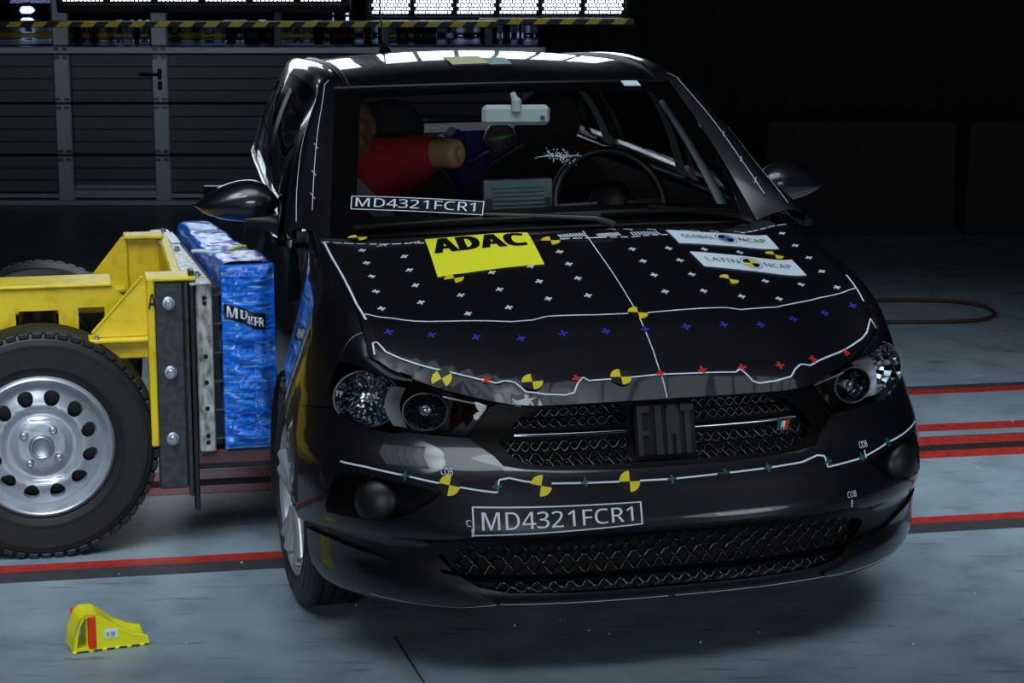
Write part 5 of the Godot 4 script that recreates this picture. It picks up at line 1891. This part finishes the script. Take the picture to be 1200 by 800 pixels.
func build_small() -> void:
	build_chock()
	build_dummies()
	# hose lying in a loop on the dark floor
	var b := MB.new()
	var pts := []
	for i in 48:
		var an := TAU * i / 48
		pts.append(Vector3(1.66 + 0.46 * cos(an), 0.010, -4.12 + 0.31 * sin(an) + 0.03 * sin(an * 3.0)))
	b.tube(pts, 0.009, 6, true)
	tag(part(self, "hose", b, M.hose), "thin brown-orange hose lying in a loop on the dark floor", "hose")
	# glass crumbs thrown over the floor
	var rng := RandomNumberGenerator.new()
	rng.seed = 21
	var shard := MB.new()
	shard.box(Vector3.ZERO, Vector3(0.007, 0.005, 0.006), 0.001)
	var mm := MultiMesh.new()
	mm.transform_format = MultiMesh.TRANSFORM_3D
	mm.mesh = shard.mesh()
	mm.instance_count = 160
	for i in 160:
		var p := Vector3(rng.randf_range(-2.0, 2.0), 0.003, rng.randf_range(-2.2, 1.2))
		var s := rng.randf_range(0.25, 0.9)
		mm.set_instance_transform(i, Transform3D(Basis(Vector3.UP, rng.randf() * TAU).scaled(Vector3(s, s, s)), p))
	var mi := MultiMeshInstance3D.new()
	mi.name = "glass_crumbs"
	mi.multimesh = mm
	mi.material_override = M.fragment
	add_child(mi, true)
	mi.set_meta("kind", "stuff")
	tag(mi, "tiny pale glass crumbs scattered over the test floor", "debris")

func build_chock() -> void:
	var T := thing("wheel_chock", "yellow plastic wheel chock with a red strip and white label on the floor", "wheel chock", Vector3(-1.345, 0, 0.65), deg_to_rad(22.0))
	var prof := [[0.0, 0.006], [0.004, 0.045], [0.022, 0.092], [0.038, 0.104], [0.070, 0.102], [0.092, 0.086], [0.125, 0.058], [0.165, 0.038], [0.200, 0.028], [0.204, 0.006]]
	var top := func(x: float) -> float:
		var X := []
		var Y := []
		for p in prof:
			X.append(p[0]); Y.append(p[1])
		for i in X.size() - 1:
			if x <= X[i + 1]: return lerpf(Y[i], Y[i + 1], clampf((x - X[i]) / (X[i + 1] - X[i]), 0, 1))
		return Y[-1]
	var side := PackedVector2Array()
	for p in prof: side.append(Vector2(p[0], p[1]))
	side.append(Vector2(0.204, 0.006)); 
	var hole := pv([.012, .014, .046, .014, .046, .095, .036, .095, .022, .070])
	for z in [0.0, -0.095]:
		var b := MB.new()
		b.panel(side, [hole], func(x, y): return Vector3(x, y, z), 0.03, 0.006, Vector3(0.1, 0.05, -0.05 if z == 0.0 else 0.0) + Vector3(0, 0, -1 if z == 0.0 else 1))
		part(T, "side_wall", b, M.chock_yellow)
	var b := MB.new()
	b.surf(func(u, w):
		var i := int(minf(u * (prof.size() - 1), prof.size() - 2))
		var k: float = u * (prof.size() - 1) - i
		var p := Vector2(prof[i][0], prof[i][1]).lerp(Vector2(prof[i + 1][0], prof[i + 1][1]), k)
		var sag := 0.010 * sin(w * PI) * smoothstep(0.45, 0.7, u)
		return Vector3(p.x, p.y - sag, lerpf(0.0, -0.095, w)), 36, 8, Vector3(0.09, 0.03, -0.05), 0.004)
	part(T, "tread_top", b, M.chock_yellow)
	b = MB.new()
	b.box(Vector3(0.10, 0.010, -0.0475), Vector3(0.20, 0.006, 0.09), 0.001)
	part(T, "base", b, M.chock_yellow)
	for x in [0.006, 0.050, 0.085, 0.118, 0.150, 0.185]:
		for z in [-0.004, -0.091]:
			b = MB.new()
			b.box(Vector3(x, 0.004, z), Vector3(0.013, 0.008, 0.012), 0.002)
			part(T, "foot", b, M.chock_yellow)
	b = MB.new()
	b.box(Vector3(0.054, 0.054, -0.002), Vector3(0.020, 0.088, 0.012), 0.002)
	part(T, "red_strip", b, M.chock_red)
	b = MB.new()
	b.box(Vector3(0.026, 0.082, -0.097), Vector3(0.020, 0.030, 0.008), 0.002)
	part(T, "red_strip", b, M.chock_red)
	b = MB.new()
	b.box(Vector3(0.042, 0.055, -0.050), Vector3(0.004, 0.086, 0.084), 0.001)
	part(T, "inner_wall", b, M.chock_yellow)
	b = MB.new()
	b.box(Vector3(0.104, 0.046, 0.0012), Vector3(0.034, 0.024, 0.0016), 0.0)
	var lab := part(T, "barcode_label", b, M.sticker_white)
	for i in 9:
		if i == 3: continue
		b = MB.new()
		b.box(Vector3(0.0925 + i * 0.0026, 0.044, 0.0024), Vector3(0.0014 if i % 2 else 0.0008, 0.013, 0.0006))
		part(lab, "bar", b, M.sticker_black)

func build_dummies() -> void:
	# adult dummy in the front passenger seat
	var d := thing("crash_dummy", "adult crash-test dummy in a red shirt belted in the front seat beside the barrier", "crash dummy", cw(Vector3(-0.30, 0.60, -1.30)), deg_to_rad(15.1455))
	var o := Vector3(-0.30, 0.60, -1.30)
	var b := MB.new()
	blob(b, [[Vector3(-.34, .66, -1.30) - o, Vector3(-.34, .84, -1.34) - o, .14, .135], [Vector3(-.345, .86, -1.33) - o, Vector3(-.35, 1.02, -1.31) - o, .135, .14],
		[Vector3(-.48, 1.04, -1.30) - o, Vector3(-.20, 1.08, -1.28) - o, .068, .070], [Vector3(-.20, 1.09, -1.27) - o, Vector3(-.165, 1.105, -1.24) - o, .064, .058],
		[Vector3(-.50, 1.03, -1.28) - o, Vector3(-.53, .84, -1.20) - o, .058, .046], [Vector3(-.39, 1.06, -1.28) - o, Vector3(-.40, 1.11, -1.25) - o, .06, .055]], 0.018, 0.07)
	part(d, "shirt", b, M.shirt)
	b = MB.new()
	blob(b, [[Vector3(-.40, 1.10, -1.24) - o, Vector3(-.415, 1.15, -1.22) - o, .048, .046], [Vector3(-.42, 1.18, -1.20) - o, Vector3(-.42, 1.225, -1.22) - o, .062, .074], [Vector3(-.42, 1.155, -1.155) - o, Vector3(-.42, 1.15, -1.175) - o, .028, .045],
		[Vector3(-.42, 1.205, -1.142) - o, Vector3(-.42, 1.186, -1.122) - o, .010, .013], [Vector3(-.438, 1.163, -1.127) - o, Vector3(-.402, 1.163, -1.127) - o, .007, .007], [Vector3(-.445, 1.218, -1.146) - o, Vector3(-.395, 1.218, -1.146) - o, .010, .010], [Vector3(-.493, 1.19, -1.21) - o, Vector3(-.490, 1.21, -1.215) - o, .012, .014], [Vector3(-.347, 1.19, -1.21) - o, Vector3(-.350, 1.21, -1.215) - o, .012, .014]], 0.009, 0.03)
	part(d, "head", b, M.head_skin)
	b = MB.new()
	var st := Vector3(-.165, 1.108, -1.245) - o
	var en := Vector3(-.072, 1.116, -1.15) - o
	var ax := (en - st).normalized()
	b.lathe([Vector2(.044, -0.01), Vector2(.046, 0.02), Vector2(.048, 0.08), Vector2(.050, 0.115), Vector2(.046, 0.130), Vector2(.036, 0.138), Vector2(.018, 0.138), Vector2(.016, 0.128), Vector2(0, 0.128)], Transform3D(look_basis(ax), st), 24)
	part(d, "upper_arm_stub", b, M.dummy_skin)
	b = MB.new()
	blob(b, [[Vector3(-.42, .64, -1.28) - o, Vector3(-.44, .66, -.86) - o, .085, .065], [Vector3(-.24, .64, -1.28) - o, Vector3(-.22, .66, -.86) - o, .085, .065]], 0.022, 0.05)
	part(d, "trousers", b, M.matte_black)
	b = MB.new()
	b.surf(func(u, w):
		var p := Vector3(-.52, 1.12, -1.20).lerp(Vector3(-.14, .72, -1.15), u) - o + Vector3(0, 0, 0.07 * sin(u * PI))
		return p + Vector3(0.03, 0.03, 0) * (w - 0.5) * 1.3, 14, 2, Vector3(0, 0, -2), 0.002)
	part(d, "seat_belt", b, M.belt)
	# child seats and the small dummy on the rear bench
	for k in 2:
		var at: Vector3 = [Vector3(0.30, 0.62, -2.08), Vector3(-0.33, 0.62, -2.08)][k]
		var c := thing("child_restraint", ["blue-violet child seat behind the driver holding the small dummy", "blue-violet child seat behind the adult dummy"][k], "child seat", cw(at), deg_to_rad(15.1455), "child seats on the rear bench")
		b = MB.new()
		b.surf(func(u, w):
			var an := lerpf(-PI * 0.62, PI * 0.62, u)
			return Vector3(0.19 * sin(an), lerpf(0.0, 0.44, w), -0.20 + 0.15 * (1 - cos(an)) - 0.08 * w), 20, 10, Vector3(0, 0.2, 0.4), 0.02)
		part(c, "shell", b, M.child_seat)
		b = MB.new()
		b.box(Vector3(0, 0.02, 0.02), Vector3(0.36, 0.10, 0.34), 0.04)
		part(c, "cushion", b, M.child_seat)
		b = MB.new()
		for s in [-1.0, 1.0]:
			b.box(Vector3(s * 0.13, 0.40, -0.12), Vector3(0.06, 0.14, 0.16), 0.025)
		part(c, "head_wing", b, M.child_seat)
	var o2 := Vector3(0.29, 0.72, -2.02)
	var e := thing("child_dummy", "small round-headed child dummy with a green tape strip on its forehead", "crash dummy", cw(o2), deg_to_rad(15.1455))
	b = MB.new()
	blob(b, [[Vector3(0, .06, -.02), Vector3(0, .22, -.04), .085, .08], [Vector3(-.10, .22, -.03), Vector3(.10, .22, -.03), .04, .04], [Vector3(.12, .20, -.02), Vector3(.14, .08, .06), .034, .028], [Vector3(-.12, .20, -.02), Vector3(-.14, .08, .06), .034, .028], [Vector3(-.06, .02, .0), Vector3(-.07, .03, .20), .05, .04], [Vector3(.06, .02, .0), Vector3(.07, .03, .20), .05, .04]], 0.016, 0.04)
	part(e, "body", b, M.child_seat)
	b = MB.new()
	blob(b, [[Vector3(0, .26, -.02), Vector3(0, .29, -.01), .032, .03], [Vector3(0, .335, .05), Vector3(0, .352, .03), .050, .058], [Vector3(0, .335, .108), Vector3(0, .325, .112), .007, .010], [Vector3(-.055, .34, .04), Vector3(-.057, .345, .04), .010, .010], [Vector3(.055, .34, .04), Vector3(.057, .345, .04), .010, .010]], 0.008, 0.02)
	part(e, "head", b, M.dummy_head)
	b = MB.new()
	b.surf(func(u, w):
		var an := lerpf(-1.0, 0.9, u)
		return Vector3(0.060 * sin(an), 0.346 + 0.020 * u + 0.012 * w, 0.045 + 0.0615 * cos(an)), 12, 2, Vector3(0, 0.35, 0.02), 0.002)
	part(e, "green_tape", b, M.green_tape)
